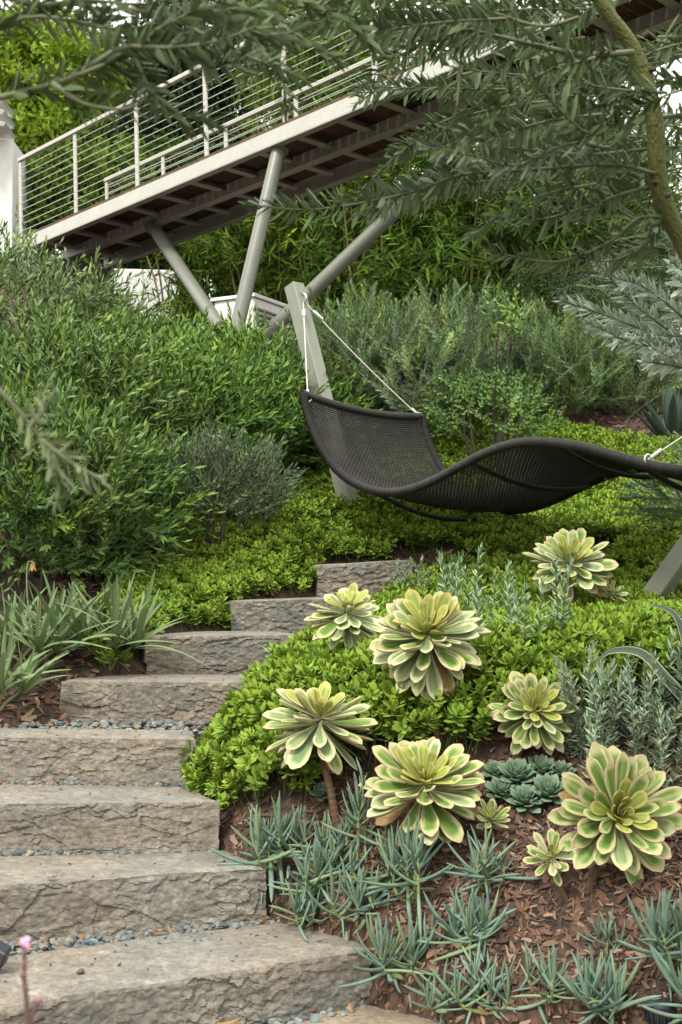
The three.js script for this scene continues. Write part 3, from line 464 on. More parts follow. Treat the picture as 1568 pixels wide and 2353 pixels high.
// ---------------------------------------------------------------- ground cover
{
  const sprig = (seed, tall) => {
    const r = rngOf(seed), mb = new MB(), col = [0.29, 0.43, 0.05], h = tall;
    const pts = [V(0, -0.05, 0), V(0.008, h * 0.5, 0.004), V(rr(-0.02, 0.02, r), h, rr(-0.02, 0.02, r))]; mb.tube(pts, 0.002, 0.0015, 3, [0.14, 0.2, 0.05], false);
    const c = new THREE.CatmullRomCurve3(pts);
    for (let w = 0; w < 4; w++) { const t = [0.45, 0.68, 0.86, 1][w], n = [4, 4, 5, 4][w], an = [80, 70, 58, 28][w], L = [0.031, 0.036, 0.034, 0.023][w]; for (let k = 0; k < n; k++) { const m = mat4(c.getPoint(t), c.getTangent(t), k * 6.283 / n + w * 0.7 + rr(-0.3, 0.3, r)).multiply(new THREE.Matrix4().makeRotationX((an + rr(-14, 14, r)) * Math.PI / 180)); mb.leaf(m, L * rr(0.8, 1.15, r), L * 0.5, obovate, { segs: 3, fold: -0.1, curl: rr(-0.15, 0.2, r), col: vary(col, 0.16, r) }); } }
    return mb.geo();
  };
  const geos = [0.05, 0.065, 0.08, 0.055, 0.07].map((h, k) => sprig(40 + k, h));
  const patches = [['ground_cover', 'bright green small-leaved ground cover spreading under the hammock and left of the steps'], ['ground_cover', 'bright green ground cover mound spilling over the right ends of the steps']];
  COVER.forEach((poly, k) => {
    const r = rngOf(300 + k), items = [], x0 = k ? -1.0 : -1.9;
    const want = k ? 10500 : 15500;
    for (let i = 0; i < 400000 && items.length < want; i++) {
      const d = k ? rr(5.2, 9.2, r) : rr(6.2, 12.2, r), x = rr(x0, 0.41 * d, r), y = height(x, d), [u, v] = toPixel(V(x, y, -d));
      if (!inside(poly, u, v) || u > 2050) continue;
      const bare = fbm(x * 1.9 + 3, d * 1.9, 8 + k, 3); if (bare > (k ? 0.6 : 0.36)) continue;
      const bed = x - knots(RIGHT, d), lb = knots(LEFT, d) - x; let lift = 0;
      if (k) lift = 0.12 * smooth(-0.02, 0.25, bed) * (1 - smooth(6.6, 8.5, d)) + 0.06 * fbm(x * 3, d * 3, 2, 2); else lift = 0.03 + 0.06 * fbm(x * 3, d * 3, 2, 2);
      if (bed < -0.03 && lb < -0.03 && d < 9) continue;
      const n = 1 + Math.floor(r() * 1.3);
      for (let j = 0; j < n; j++) { const s = rr(0.95, 1.45, r) * (d > 9.5 ? 1.2 : k ? 1.25 : 1.1), yy = y + Math.max(0, lift) * (j === 0 ? 1 : r()); const dir = V(rr(-0.45, 0.45, r) - (k && bed < 0.12 ? 0.7 : 0), 1, rr(-0.2, 0.6, r)); const dry = fbm(x * 2.5, d * 2.5, 30, 3) > 0.34; items.push([mat4(V(x + rr(-0.02, 0.02, r), yy, -d + rr(-0.02, 0.02, r)), dir, rr(0, 6.28, r), s), vary(dry ? [0.85, 0.86, 0.8] : [1, 1, 1], 0.18, r), Math.floor(r() * 5)]); }
    }
    const g = new THREE.Group(); g.name = numbered(patches[k][0]); tag(g, patches[k][1], 'ground cover', null, 'stuff'); scene.add(g); scatter('sprigs', geos, M.soft, items, g);
  });
}

// ---------------------------------------------------------------- shrubs on the slope
const olive = shoots(1, 5, { len: 0.42, n: 16, L: 0.098, W: 0.027, prof: lance, angle: 46, tipAngle: 14, segs: 3, bend: 0.35, varyBy: 0.3, col: [0.165, 0.265, 0.07], stemCol: [0.13, 0.14, 0.07] });
const grey = shoots(2, 4, { len: 0.30, n: 20, L: 0.05, W: 0.013, prof: oblong, angle: 38, tipAngle: 12, col: [0.155, 0.215, 0.115], stemCol: [0.16, 0.17, 0.11] });
const needle = shoots(3, 5, { len: 0.5, n: 42, L: 0.05, W: 0.0095, prof: lance, angle: 58, tipAngle: 25, whorl: 3, col: [0.235, 0.335, 0.145], stemCol: [0.19, 0.21, 0.11], segs: 2, start: 0.0, tipScale: 0.75, bend: 0.3 });
const round = shoots(4, 4, { len: 0.4, n: 12, L: 0.075, W: 0.038, prof: ovate, angle: 60, tipAngle: 30, col: [0.18, 0.28, 0.08], stemCol: [0.13, 0.12, 0.06], segs: 3, bend: 0.3 });
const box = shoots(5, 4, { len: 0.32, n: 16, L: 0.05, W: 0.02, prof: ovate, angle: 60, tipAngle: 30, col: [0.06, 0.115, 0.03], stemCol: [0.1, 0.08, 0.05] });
const feather = shoots(6, 3, { len: 0.75, n: 60, L: 0.055, W: 0.008, prof: oblong, angle: 62, tipAngle: 30, side: true, whorl: 1, col: [0.10, 0.155, 0.085], stemCol: [0.13, 0.14, 0.07], bend: 0.3, tipScale: 0.6 });
{
  const L = (label, px, py, d, rx, ry, rz, n, o = {}) => shrub('evergreen_shrub', label, 'shrub', 'grey-green shrubs filling the slope left of the hammock', at(px, py, d), V(rx, ry, rz), n, o.geos || olive, M.gloss, { seed: px + py, low: -0.75, shell: 0.62, lump: 0.28, ...o });
  L('silvery green shrub at the left edge just below the white house', 30, 790, 11.2, 0.95, 0.76, 0.9, 640, { tint: [1.25, 1.15, 1.6] });
  L('tall grey-green shrub in front of the bridge abutment', 235, 905, 11.6, 0.9, 0.64, 0.9, 640);
  L('leafy shrub in front of the white wall below the bridge', 420, 940, 11.4, 0.8, 0.58, 0.8, 560, { tint: [1.0, 1.1, 0.8] });
  L('yellowish green shrub in front of the white equipment box', 560, 960, 11.2, 0.7, 0.55, 0.7, 500, { tint: [1.05, 1.2, 0.75] });
  L('dark green shrub directly left of the hammock post', 670, 980, 11.0, 0.5, 0.5, 0.6, 460, { tint: [0.85, 0.95, 0.75] });
  L('big dark shrub low at the left edge above the strap-leaved plants', 80, 1170, 8.2, 0.72, 0.58, 0.7, 760, { tint: [0.8, 0.85, 0.8] });
  L('mid-green shrub at the left between the silvery and the low dark shrub', 140, 970, 9.6, 0.82, 0.6, 0.75, 640);
  L('long-leaved green shrub in the middle of the left slope', 370, 990, 10.1, 0.75, 0.55, 0.7, 600, { tint: [0.95, 1.05, 0.8] });
  L('green shrub left of the head of the hammock', 560, 1010, 10.4, 0.6, 0.45, 0.6, 460, { tint: [0.9, 1, 0.8] });
  L('low shrub hanging over the ground cover at the left', 255, 1190, 8.6, 0.42, 0.34, 0.4, 300, { tint: [0.85, 0.95, 0.8] });
  shrub('lavender_shrub', 'soft grey-blue mounded shrub in front of the dark green shrubs', 'shrub', null, at(495, 1120, 9.0), V(0.47, 0.30, 0.4), 520, grey, M.gloss, { seed: 77, low: -0.6, up: 1.0, tint: [1.0, 1.02, 1.0] });
  const N2 = (label, px, py, d, rx, ry, n, o = {}) => shrub(o.name || 'needle_shrub', label, 'shrub', 'fine-leaved shrubs behind the hammock', at(px, py, d), V(rx, ry, 0.7), n, o.geos || needle, M.leaf, { seed: px * 3 + py, up: 1.1, low: -0.7, shell: 0.5, lean: V(-0.25, 0, 0.1), ...o });
  N2('fine-leaved blue-green shrub just right of the hammock post', 800, 880, 11.6, 0.55, 0.5, 300);
  N2('feathery grey-green shrub behind the long rope', 920, 880, 11.5, 0.62, 0.55, 340, { tint: [1.1, 1.08, 1.1] });
  N2('blue-green needle-leaved shrub behind the middle of the hammock', 1060, 870, 11.8, 0.7, 0.55, 360, { tint: [1, 1.02, 1.15] });
  N2('needle-leaved shrub right of the mid-slope round-leaved bush', 1250, 880, 12.2, 0.6, 0.48, 300, { tint: [0.95, 1.0, 0.85] });
  N2('fine-leaved shrub beside the dark agave at the right', 1420, 890, 12.6, 0.5, 0.42, 220);
  N2('trailing fine-leaved shrub under the foot of the hammock at the right edge', 1620, 1130, 9.0, 0.36, 0.28, 200, { tint: [1.0, 1.05, 1.1], sc: [0.5, 0.8], lean: V(-0.5, -0.4, 0.3) });
  N2('low round-leaved green bush behind the hammock', 1120, 960, 10.8, 0.5, 0.27, 300, { name: 'round_leaved_bush', geos: round, up: 0.7, tint: [0.8, 0.9, 0.8], sc: [0.5, 0.85] });
  N2('small upright round-leaved seedling above the needle shrubs', 1155, 770, 11.2, 0.13, 0.2, 16, { name: 'round_leaved_bush', geos: round, up: 2.0, tint: [1.15, 1.2, 0.9], stems: 2 });
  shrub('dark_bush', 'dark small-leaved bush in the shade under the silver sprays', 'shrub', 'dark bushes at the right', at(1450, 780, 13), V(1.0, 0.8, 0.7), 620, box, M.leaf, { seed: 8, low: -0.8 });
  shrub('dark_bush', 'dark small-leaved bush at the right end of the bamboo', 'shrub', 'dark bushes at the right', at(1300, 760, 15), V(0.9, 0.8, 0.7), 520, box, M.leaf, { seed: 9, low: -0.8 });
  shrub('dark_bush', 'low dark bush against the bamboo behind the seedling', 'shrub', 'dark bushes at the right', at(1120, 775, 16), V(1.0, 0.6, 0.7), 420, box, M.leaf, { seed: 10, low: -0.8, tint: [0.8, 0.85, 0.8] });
}

// ---------------------------------------------------------------- bamboo
{
  const spray = (seed) => { const r = rngOf(seed), mb = new MB(); const pts = [V(0, 0, 0), V(0.05, 0.18, 0.02), V(0.14, 0.3, 0.04)]; mb.tube(pts, 0.004, 0.002, 3, [0.18, 0.19, 0.05], false); const c = new THREE.CatmullRomCurve3(pts); for (let k = 0; k < 9; k++) { const t = 0.25 + 0.75 * k / 8, m = mat4(c.getPoint(t), V(rr(-0.6, 1, r), rr(-0.9, 0.35, r), rr(-0.8, 0.8, r)), rr(0, 6.28, r)); mb.leaf(m, rr(0.14, 0.26, r), rr(0.02, 0.031, r), lance, { segs: 3, curl: rr(0, 0.25, r), fold: 0.25, col: vary([0.175, 0.31, 0.035], 0.35, r) }); } return mb.geo(); };
  const geos = [1, 2, 3, 4, 5].map((k) => spray(500 + k));
  const clump = (label, px, d, rx, hgt, n, seed, tint = [1, 1, 1], basePy = 760) => {
    const r = rngOf(seed), q = at(px, basePy, d), gy = height(q.x, d), g = thing('bamboo_clump', label, 'bamboo', V(q.x, gy, -d), 'bamboo clumps screening the slope behind the bridge'), items = [];
    const nc = 7; for (let k = 0; k < nc; k++) { const a = rr(0, 6.28, r), s = V(Math.cos(a) * rx * 0.5, -0.1, Math.sin(a) * rx * 0.35), e = s.clone().add(V(rr(-0.6, 0.6, r), hgt * rr(0.8, 1, r), rr(-0.3, 0.4, r))); const pts = spline([s, s.clone().lerp(e, 0.6).add(V(rr(-0.1, 0.1, r), 0, 0)), e], 24); part('culm', new MB().tube(pts, 0, 0, 6, vary([0.20, 0.17, 0.07], 0.25, r), true, (t) => 0.02 * (1 - 0.6 * t) * (Math.abs((t * 24) % 2 - 1) < 0.05 ? 1.25 : 1)).geo(), M.bark, g); }
    for (let k = 0; k < n; k++) { const a = rr(0, 6.28, r), t = Math.pow(r(), 0.85), rad = rx * (0.5 + 0.6 * noise(t * 6, seed, a)) * Math.sqrt(r()) + 0.15; const p = V(Math.cos(a) * rad, 0.1 + t * hgt, Math.sin(a) * rad * 0.8); items.push([mat4(p, V(Math.cos(a) * 0.8 - 0.3, rr(-0.2, 0.9, r), Math.sin(a) * 0.8 + 0.3), rr(0, 6.28, r), rr(0.8, 1.3, r)), vary(r() < 0.18 ? tint.map((x) => x * 1.3) : tint.map((x) => x * 0.62), 0.3, r), Math.floor(r() * 5)]); }
    scatter('foliage', geos, M.thin, items, g);
  };
  const lime = [1.35, 1.3, 0.9], names = [
    ['bamboo clump seen just left of the left strut', 470, 19, 1.1, 2.2, 420, [1, 1, 0.9]], ['bamboo clump behind the tall middle strut', 590, 18.5, 1.1, 2.5, 560, [1.15, 1.1, 0.9]], ['bamboo clump between the middle strut and the hammock post', 705, 18.5, 0.9, 6.0, 860, lime],
    ['bamboo clump right behind the hammock post', 800, 18, 1.0, 5.4, 820, [1, 1, 1]], ['leafy bamboo clump crossing behind the right strut', 905, 17.5, 1.0, 3.8, 640, [1.15, 1.1, 1]], ['bamboo clump right of the right strut below the long grey branch', 1005, 17, 1.0, 2.9, 520, [0.95, 1, 0.9]],
    ['bamboo clump behind the small seedling', 1110, 16.8, 1.0, 2.4, 460, [0.9, 0.95, 0.9]], ['dark bamboo clump below the sky gaps', 1220, 17, 1.1, 2.3, 440, [0.8, 0.85, 0.8]], ['dark bamboo clump left of the silver sprays', 1340, 17, 1.1, 2.3, 420, [0.75, 0.8, 0.75]], ['bamboo clump at the right edge behind the thick trunk', 1480, 17, 1.2, 2.6, 440, [0.75, 0.8, 0.75]],
    ['tall bamboo rising above the deck in the middle of the bridge', 700, 20.5, 1.0, 8.2, 1000, lime], ['tall bamboo rising above the bridge by the short rail', 800, 20.5, 1.2, 8.6, 1100, lime]];
  names.forEach(([label, px, d, rx, h, n, tint], k) => clump(label, px, d, rx, h, n, 600 + k, tint));
}

// ---------------------------------------------------------------- trees beyond the bridge
{
  const twig = (seed, col, L, W) => { const r = rngOf(seed), mb = new MB(); for (let k = 0; k < 14; k++) { const m = mat4(V(rr(-0.12, 0.12, r), rr(0, 0.25, r), rr(-0.12, 0.12, r)), V(rr(-1, 1, r), rr(-0.3, 1, r), rr(-1, 1, r)), rr(0, 6.28, r)); mb.leaf(m, L * rr(0.7, 1.2, r), W * rr(0.8, 1.2, r), ovate, { segs: 2, curl: rr(0, 0.2, r), col: vary(col, 0.2, r) }); } return mb.geo(); };
  const lush = [1, 2, 3].map((k) => twig(700 + k, [0.23, 0.36, 0.035], 0.14, 0.065)), dark = [1, 2, 3].map((k) => twig(710 + k, [0.035, 0.07, 0.022], 0.15, 0.05));
  const tree = (label, px, py, d, rx, ry, n, geos, mat, tint, seed, group) => {
    const r = rngOf(seed), c = at(px, py, d), gy = height(c.x, d), g = thing('broadleaf_tree', label, 'tree', V(c.x, gy, -d), group), items = [], cy = c.y - gy, lobes = [];
    for (let k = 0; k < 16; k++) { const q = V(rr(-1, 1, r), rr(-1, 1, r), rr(-1, 1, r)).normalize().multiplyScalar(rr(0.35, 0.8, r)); lobes.push([V(q.x * rx, cy + q.y * ry, q.z * rx * 0.8), rr(0.32, 0.55, r) * Math.min(rx, ry)]); }
    for (let k = 0; k < n; k++) { const [o, s] = pick(lobes, r), q = V(rr(-1, 1, r), rr(-1, 1, r), rr(-1, 1, r)).normalize(), p = o.clone().addScaledVector(q, s * Math.pow(r(), 0.4)); items.push([mat4(p, q.add(V(0, 0.5, 0)), rr(0, 6.28, r), rr(0.8, 1.3, r)), vary(tint, 0.2, r), Math.floor(r() * 3)]); }
    part('trunk', new MB().tube(spline([V(0, -0.2, 0), V(0.1, cy * 0.4, 0), V(-0.05, cy, 0)], 10), 0.2, 0.08, 8, [0.06, 0.05, 0.035]).geo(), M.bark, g);
    for (const [o] of lobes.slice(0, 7)) part('limb', new MB().tube(spline([V(0, cy * 0.45, 0), o.clone().multiplyScalar(0.5).add(V(0, cy * 0.25, 0)), o], 8), 0.07, 0.02, 6, [0.06, 0.05, 0.035]).geo(), M.bark, g);
    scatter('crown', geos, mat, items, g);
  };
  tree('sunny lime-green tree filling the upper left corner behind the blurred branch', 85, 215, 24, 1.5, 1.9, 1150, lush, M.thin, [1.25, 1.2, 0.9], 801, 'trees beyond the bridge');
  tree('lime-green tree right of the white house behind the first railing bays', 205, 480, 22.5, 1.0, 1.1, 520, lush, M.thin, [0.7, 0.75, 0.6], 802, 'trees beyond the bridge');
  tree('mid-green tree behind the second and third railing bays', 350, 480, 24, 1.3, 1.3, 560, lush, M.thin, [0.33, 0.42, 0.4], 803, 'trees beyond the bridge');
  tree('dark tree standing behind the lime-green one at the left', 70, 350, 29, 2.3, 3.2, 1700, dark, M.leaf, [1, 1.1, 1], 804, 'trees beyond the bridge');
  tree('dark tree behind the middle of the railing', 430, 260, 28, 2.2, 3.0, 1700, dark, M.leaf, [1, 1, 1], 805, 'trees beyond the bridge');
  tree('tall dark tree behind the tall bamboo', 720, 260, 29, 2.6, 3.4, 1900, dark, M.leaf, [1.1, 1.2, 1], 806, 'trees beyond the bridge');
  tree('dark tree at the right with sky showing above it', 1040, 620, 27, 2.2, 1.7, 1400, dark, M.leaf, [1.1, 1.2, 1], 807, 'trees beyond the bridge');
  tree('dark tree behind the thick trunk at the right', 1400, 640, 26, 2.6, 1.7, 1500, dark, M.leaf, [1.1, 1.2, 1], 808, 'trees beyond the bridge');
  tree('broad dark tree farthest back behind the railing', 300, 300, 33, 3.4, 3.4, 2600, dark, M.leaf, [0.9, 1, 0.9], 814, 'trees beyond the bridge');
  tree('thin-crowned tree behind the upper right sprays with sky showing through', 1280, 330, 24, 2.3, 2.0, 620, dark, M.leaf, [1.4, 1.6, 1.2], 813, 'trees beyond the bridge');
  tree('dark tree low behind the white wall and struts', 560, 560, 26, 2.4, 2.0, 1500, dark, M.leaf, [0.9, 1, 0.9], 809, 'trees beyond the bridge');
  tree('dark tree behind the lower right bamboo', 900, 620, 25, 2.4, 1.8, 1500, dark, M.leaf, [0.9, 1, 0.9], 810, 'trees beyond the bridge');
  tree('dark tree low at the far right behind the bushes', 1250, 680, 24, 2.4, 1.5, 1400, dark, M.leaf, [0.9, 1, 0.9], 811, 'trees beyond the bridge');
  tree('dark tree low behind the white house and the first shrubs', 200, 640, 27, 2.6, 1.8, 1500, dark, M.leaf, [0.9, 1, 0.9], 812, 'trees beyond the bridge');
}
console.log('backdrop done');

// ---------------------------------------------------------------- the grey-leaved tree leaning in from the right, and the branch at the upper left
{
  const leafGeos = []; for (let v = 0; v < 6; v++) { const r = rngOf(900 + v), mb = new MB(); mb.leaf(new THREE.Matrix4(), 1, 0.19 + 0.03 * (v % 3), oblong, { segs: 5, fold: [0.2, 0.35, 0.1][v % 3], curl: [0.12, 0.28, -0.1, 0.2, 0.05, 0.34][v], twist: rr(-0.5, 0.5, r), col: [1, 1, 1] }); leafGeos.push(mb.geo()); }
  const stemCol = [0.15, 0.165, 0.085];
  let single = 0;
  function frond(tree, pts, { r0 = 0.0055, r1 = 0.0015, L = 0.064, gap = 0.0068, col = [0.145, 0.21, 0.085], seed = 1, ang = 58, bare = 0.05, own = false, name = 'branch', flat = 0.5 } = {}) {
    const r = rngOf(seed * 17 + 3), cur = new THREE.CatmullRomCurve3(pts.map((p) => p.clone().sub(tree.position)), false, 'centripetal'), len = cur.getLength();
    const b = part(name, new MB().tube(cur.getSpacedPoints(Math.max(8, Math.round(len / 0.03))), r0, r1, 7, stemCol).geo(), M.bark, tree), items = [];
    const n = Math.round(len * (1 - bare) / gap);
    for (let i = 0; i < n; i++) {
      const t = bare + (1 - bare) * (i + r()) / n, p = cur.getPointAt(t), d = cur.getTangentAt(t), az = r() < 0.2 ? rr(0, 6.28, r) : (i % 2 ? 1 : -1) * Math.PI / 2 + rr(-0.85, 0.85, r), tip = smooth(0.86, 1, t), s = L * rr(0.72, 1.12, r) * lerp(1, 0.55, tip);
      const m = mat4(p, d, az, 1).multiply(new THREE.Matrix4().makeRotationX(lerp(ang, 25, tip) * rr(0.8, 1.2, r) * Math.PI / 180)).multiply(new THREE.Matrix4().makeRotationY(rr(-0.7, 0.7, r)));
      m.scale(V(s, s, s)); const v = Math.floor(r() * 6), c = vary(col, 0.14, r);
      if (own && single < 300 && i % 2 === 0) { single++; const k = part('leaf', leafGeos[v], ownMats[Math.floor(r() * 3)], b); k.applyMatrix4(m); } else items.push([m, c, v]);
    }
    scatter('leaves', leafGeos, M.soft, items, b); return cur;
  }
  const ownMats = [[0.145, 0.21, 0.085], [0.165, 0.23, 0.105], [0.125, 0.19, 0.07]].map((c) => { const m = M.soft.clone(); m.color.setRGB(...c).multiplyScalar(LEAF); return m; });
  const bp = at(1640, 700, 3.6), tree = thing('grey_leaved_tree', 'tree with olive-green trunk at the right edge and long sprays of grey-green leaves', 'tree', V(bp.x, height(bp.x, 3.6), bp.z));
  const B = (list, d0, d1) => list.map(([x, y], k) => at(x, y, lerp(d0, d1, k / (list.length - 1))));
  const tp = [tree.position.clone().add(V(0.05, -0.1, 0)), at(1680, 1100, 3.6), ...B([[1620, 720], [1578, 580], [1540, 500], [1512, 410], [1508, 310], [1488, 200], [1448, 100], [1396, 30], [1340, -60], [1250, -200]], 3.55, 3.3)].map((p) => p.clone().sub(tree.position));
  const rt = rngOf(12);
  const trunk = part('trunk', new MB().tube(spline(tp, 160), 0, 0, 18, (t, a) => { const w = Math.cos(a * 6.283), z = Math.sin(a * 6.283), q = smooth(0.5, 0.62, t + 0.06 * noise(t * 30, w * 2, z * 2)), n = 1 + 0.35 * fbm(t * 90, w * 3, z * 3, 3), lich = smooth(0.15, 0.4, fbm(t * 40 + 5, w * 2, z * 2, 3)); return [lerp(0.06, 0.105, q) * n + 0.012 * lich, lerp(0.038, 0.115, q) * n + 0.03 * lich, lerp(0.024, 0.02, q) * n + 0.004 * lich]; }, true, (t) => lerp(0.047, 0.017, t) * (1 + 0.08 * noise(t * 30, 3)) * (t > 0.5 && t < 0.56 ? 1.2 : 1)).geo(), M.trunk, tree);
  for (const [x, y, ax, ay] of [[1478, 88, 1, 0.5], [1492, 165, 1, -0.2], [1506, 425, -1, 0.2], [1530, 452, 0.4, -0.3]]) { const q = at(x, y, 3.4).sub(tree.position).add(V(0, 0, 0.012)), e = q.clone().add(V(ax * 0.012, ay * 0.012, 0.012)); part('branch_stub', new MB().tube([q, q.clone().lerp(e, 0.5), e], 0.009, 0.005, 7, [0.05, 0.032, 0.02]).geo(true), M.bark, trunk); }
  const fr = (list, d0, d1, o) => frond(tree, B(list, d0, d1), o);
  fr([[1455, 120], [1340, 125], [1250, 108], [1080, 70], [850, 48], [690, 40]], 3.35, 2.9, { seed: 1, r0: 0.0085, own: true, L: 0.07 });
  fr([[1508, 400], [1420, 378], [1240, 388], [1060, 402], [950, 440], [830, 466], [700, 482], [570, 470]], 3.45, 3.1, { seed: 2, r0: 0.006, own: true, L: 0.064, col: [0.2, 0.27, 0.17] });
  fr([[1506, 340], [1350, 355], [1240, 345], [1140, 335], [1040, 300]], 3.45, 3.6, { seed: 3, own: true });
  fr([[1490, 200], [1400, 235], [1300, 262], [1180, 300], [1062, 303]], 3.4, 3.1, { seed: 4, own: true });
  fr([[1512, 425], [1430, 445], [1330, 480], [1230, 505], [1135, 490]], 3.5, 3.3, { seed: 5, own: true });
  fr([[1545, 500], [1470, 500], [1400, 555], [1290, 600], [1190, 592], [1118, 572]], 3.5, 3.3, { seed: 6, L: 0.056 });
  fr([[1430, 210], [1380, 300], [1340, 300], [1240, 205], [1200, 175]], 3.3, 3.0, { seed: 7 });
  fr([[1400, 340], [1310, 330], [1180, 380], [1080, 355], [972, 336]], 3.3, 3.0, { seed: 8, L: 0.05, col: [0.23, 0.3, 0.19] });
  fr([[1060, 150], [1052, 220], [1040, 280], [1000, 320]], 3.1, 3.1, { seed: 9, L: 0.05, gap: 0.013 });
  fr([[1330, 40], [1250, 60], [1100, 20], [950, 0], [800, -10]], 3.3, 3.4, { seed: 10 });
  fr([[1530, 470], [1480, 560], [1400, 600], [1330, 590]], 3.5, 3.4, { seed: 11 });
  fr([[1500, 250], [1400, 330], [1330, 400], [1220, 440]], 3.6, 3.8, { seed: 12 });
  // the finer sprays that fill the upper right
  for (let k = 0; k < 86; k++) { const x = k < 40 ? rr(620, 1600, rt) : rr(1150, 1660, rt), y = k < 40 ? rr(-90, 90, rt) : rr(60, 430, rt), d = k < 58 ? rr(3.0, 4.6, rt) : rr(3.8, 5.4, rt), l = rr(200, 380, rt), dn = rr(-0.15, 0.7, rt); fr([[x, y], [x - l * 0.35, y + l * dn * 0.15], [x - l * 0.7, y + l * dn * 0.5], [x - l, y + l * dn]], d, d - rr(0, 0.4, rt), { seed: 40 + k, r0: 0.004, L: rr(0.054, 0.07, rt), gap: 0.0078, col: pick([[0.12, 0.18, 0.065], [0.15, 0.215, 0.10], [0.105, 0.16, 0.055]], rt) }); }
  for (let k = 0; k < 10; k++) { const x = rr(1490, 1560, rt), y = rr(80, 520, rt), d = rr(3.2, 3.9, rt), l = rr(120, 260, rt); fr([[x, y], [x + l * 0.5, y + rr(-10, 60, rt)], [x + l, y + rr(0, 120, rt)]], d, d, { seed: 120 + k, r0: 0.004 }); }

  const t2p = at(-260, 420, 2.1), t2 = thing('grey_leaved_branch', 'blurred grey-green leafy branch reaching in across the upper left corner', 'branch', t2p);
  const f2 = (list, d0, d1, o) => frond(t2, B(list, d0, d1), { L: 0.05, gap: 0.0048, col: [0.125, 0.175, 0.075], ...o });
  f2([[-260, 300], [-20, 230], [130, 190], [260, 138], [340, 80], [470, 10], [560, -60]], 2.1, 2.2, { seed: 200, r0: 0.007, bare: 0.3 });
  f2([[250, 142], [330, 200], [400, 255], [500, 290]], 2.15, 2.3, { seed: 201 }); f2([[190, 165], [280, 110], [380, 110], [500, 95], [590, 60]], 2.15, 2.1, { seed: 202 });
  f2([[120, 192], [200, 240], [290, 250], [340, 230]], 2.1, 2.1, { seed: 203 }); f2([[-60, 90], [60, 40], [180, 50], [290, 70], [380, 40]], 2.2, 2.2, { seed: 204 });
  f2([[-60, -30], [80, 10], [200, 0], [330, 10], [450, -20]], 2.2, 2.2, { seed: 205 }); f2([[330, 85], [420, 120], [500, 150], [570, 130]], 2.2, 2.1, { seed: 206 }); f2([[470, 10], [540, 60], [620, 80], [690, 70]], 2.2, 2.3, { seed: 207 });
  f2([[300, 20], [420, 40], [540, 20], [640, 30]], 2.3, 2.4, { seed: 208 }); f2([[160, -20], [250, 60], [330, 170], [350, 260]], 2.3, 2.3, { seed: 209 });
  f2([[430, 60], [520, 110], [620, 150], [700, 180]], 2.4, 2.5, { seed: 210 }); f2([[480, -20], [590, 30], [700, 90], [780, 140]], 2.5, 2.6, { seed: 211 }); f2([[560, -40], [680, 0], [800, 50], [880, 120]], 2.6, 2.8, { seed: 212 }); f2([[520, 20], [600, 110], [650, 190], [660, 260]], 2.6, 2.7, { seed: 213 });

  const t3 = thing('leafy_twig', 'blurred leafy twig hanging close to the camera at the left edge', 'twig', at(-40, 860, 1.7));
  frond(t3, B([[-40, 860], [30, 930], [95, 1010], [135, 1080], [130, 1160]], 1.7, 1.75), { L: 0.036, gap: 0.004, seed: 300, col: [0.26, 0.32, 0.15], bare: 0.3, r0: 0.004 }); frond(t3, B([[95, 1010], [160, 1060], [230, 1100]], 1.7, 1.7), { L: 0.036, gap: 0.005, seed: 301, col: [0.3, 0.36, 0.2], r0: 0.003 }); frond(t3, B([[70, 980], [110, 930], [130, 890]], 1.7, 1.7), { L: 0.032, gap: 0.005, seed: 302, col: [0.27, 0.33, 0.18], r0: 0.003 });

  const t4 = thing('silver_leaved_bush', 'bush with pale silver leafy sprays at the right edge below the trunk', 'shrub', at(1660, 860, 4.6));
  const f4 = (list, o) => frond(t4, B(list, 4.6, 4.3), { L: 0.062, gap: 0.0042, col: [0.6, 0.72, 0.56], ang: 46, r0: 0.005, ...o });
  f4([[1660, 860], [1550, 770], [1460, 700], [1372, 606]], { seed: 400 }); f4([[1660, 870], [1540, 790], [1420, 735], [1290, 692]], { seed: 401 }); f4([[1660, 800], [1600, 700], [1560, 640]], { seed: 402 }); f4([[1660, 840], [1590, 780], [1490, 770], [1430, 770]], { seed: 403, L: 0.042 }); f4([[1650, 880], [1560, 830], [1500, 800]], { seed: 404 }); f4([[1660, 820], [1570, 730], [1480, 660], [1420, 640]], { seed: 405 }); f4([[1660, 850], [1570, 800], [1460, 790], [1350, 740]], { seed: 406 }); f4([[1670, 760], [1600, 650], [1540, 600]], { seed: 407 }); f4([[1660, 900], [1580, 850], [1480, 830]], { seed: 408 });
  shrub('feathery_bush', 'dark feathery-leaved bush at the right edge behind the silver sprays', 'shrub', null, at(1720, 640, 6.5), V(0.62, 0.55, 0.5), 150, feather, M.leaf, { seed: 55, low: -0.9, up: 0.2, lean: V(-0.9, 0, 0.2), shell: 0.3, stems: 3, sc: [0.6, 1] });
}
console.log('branches done');

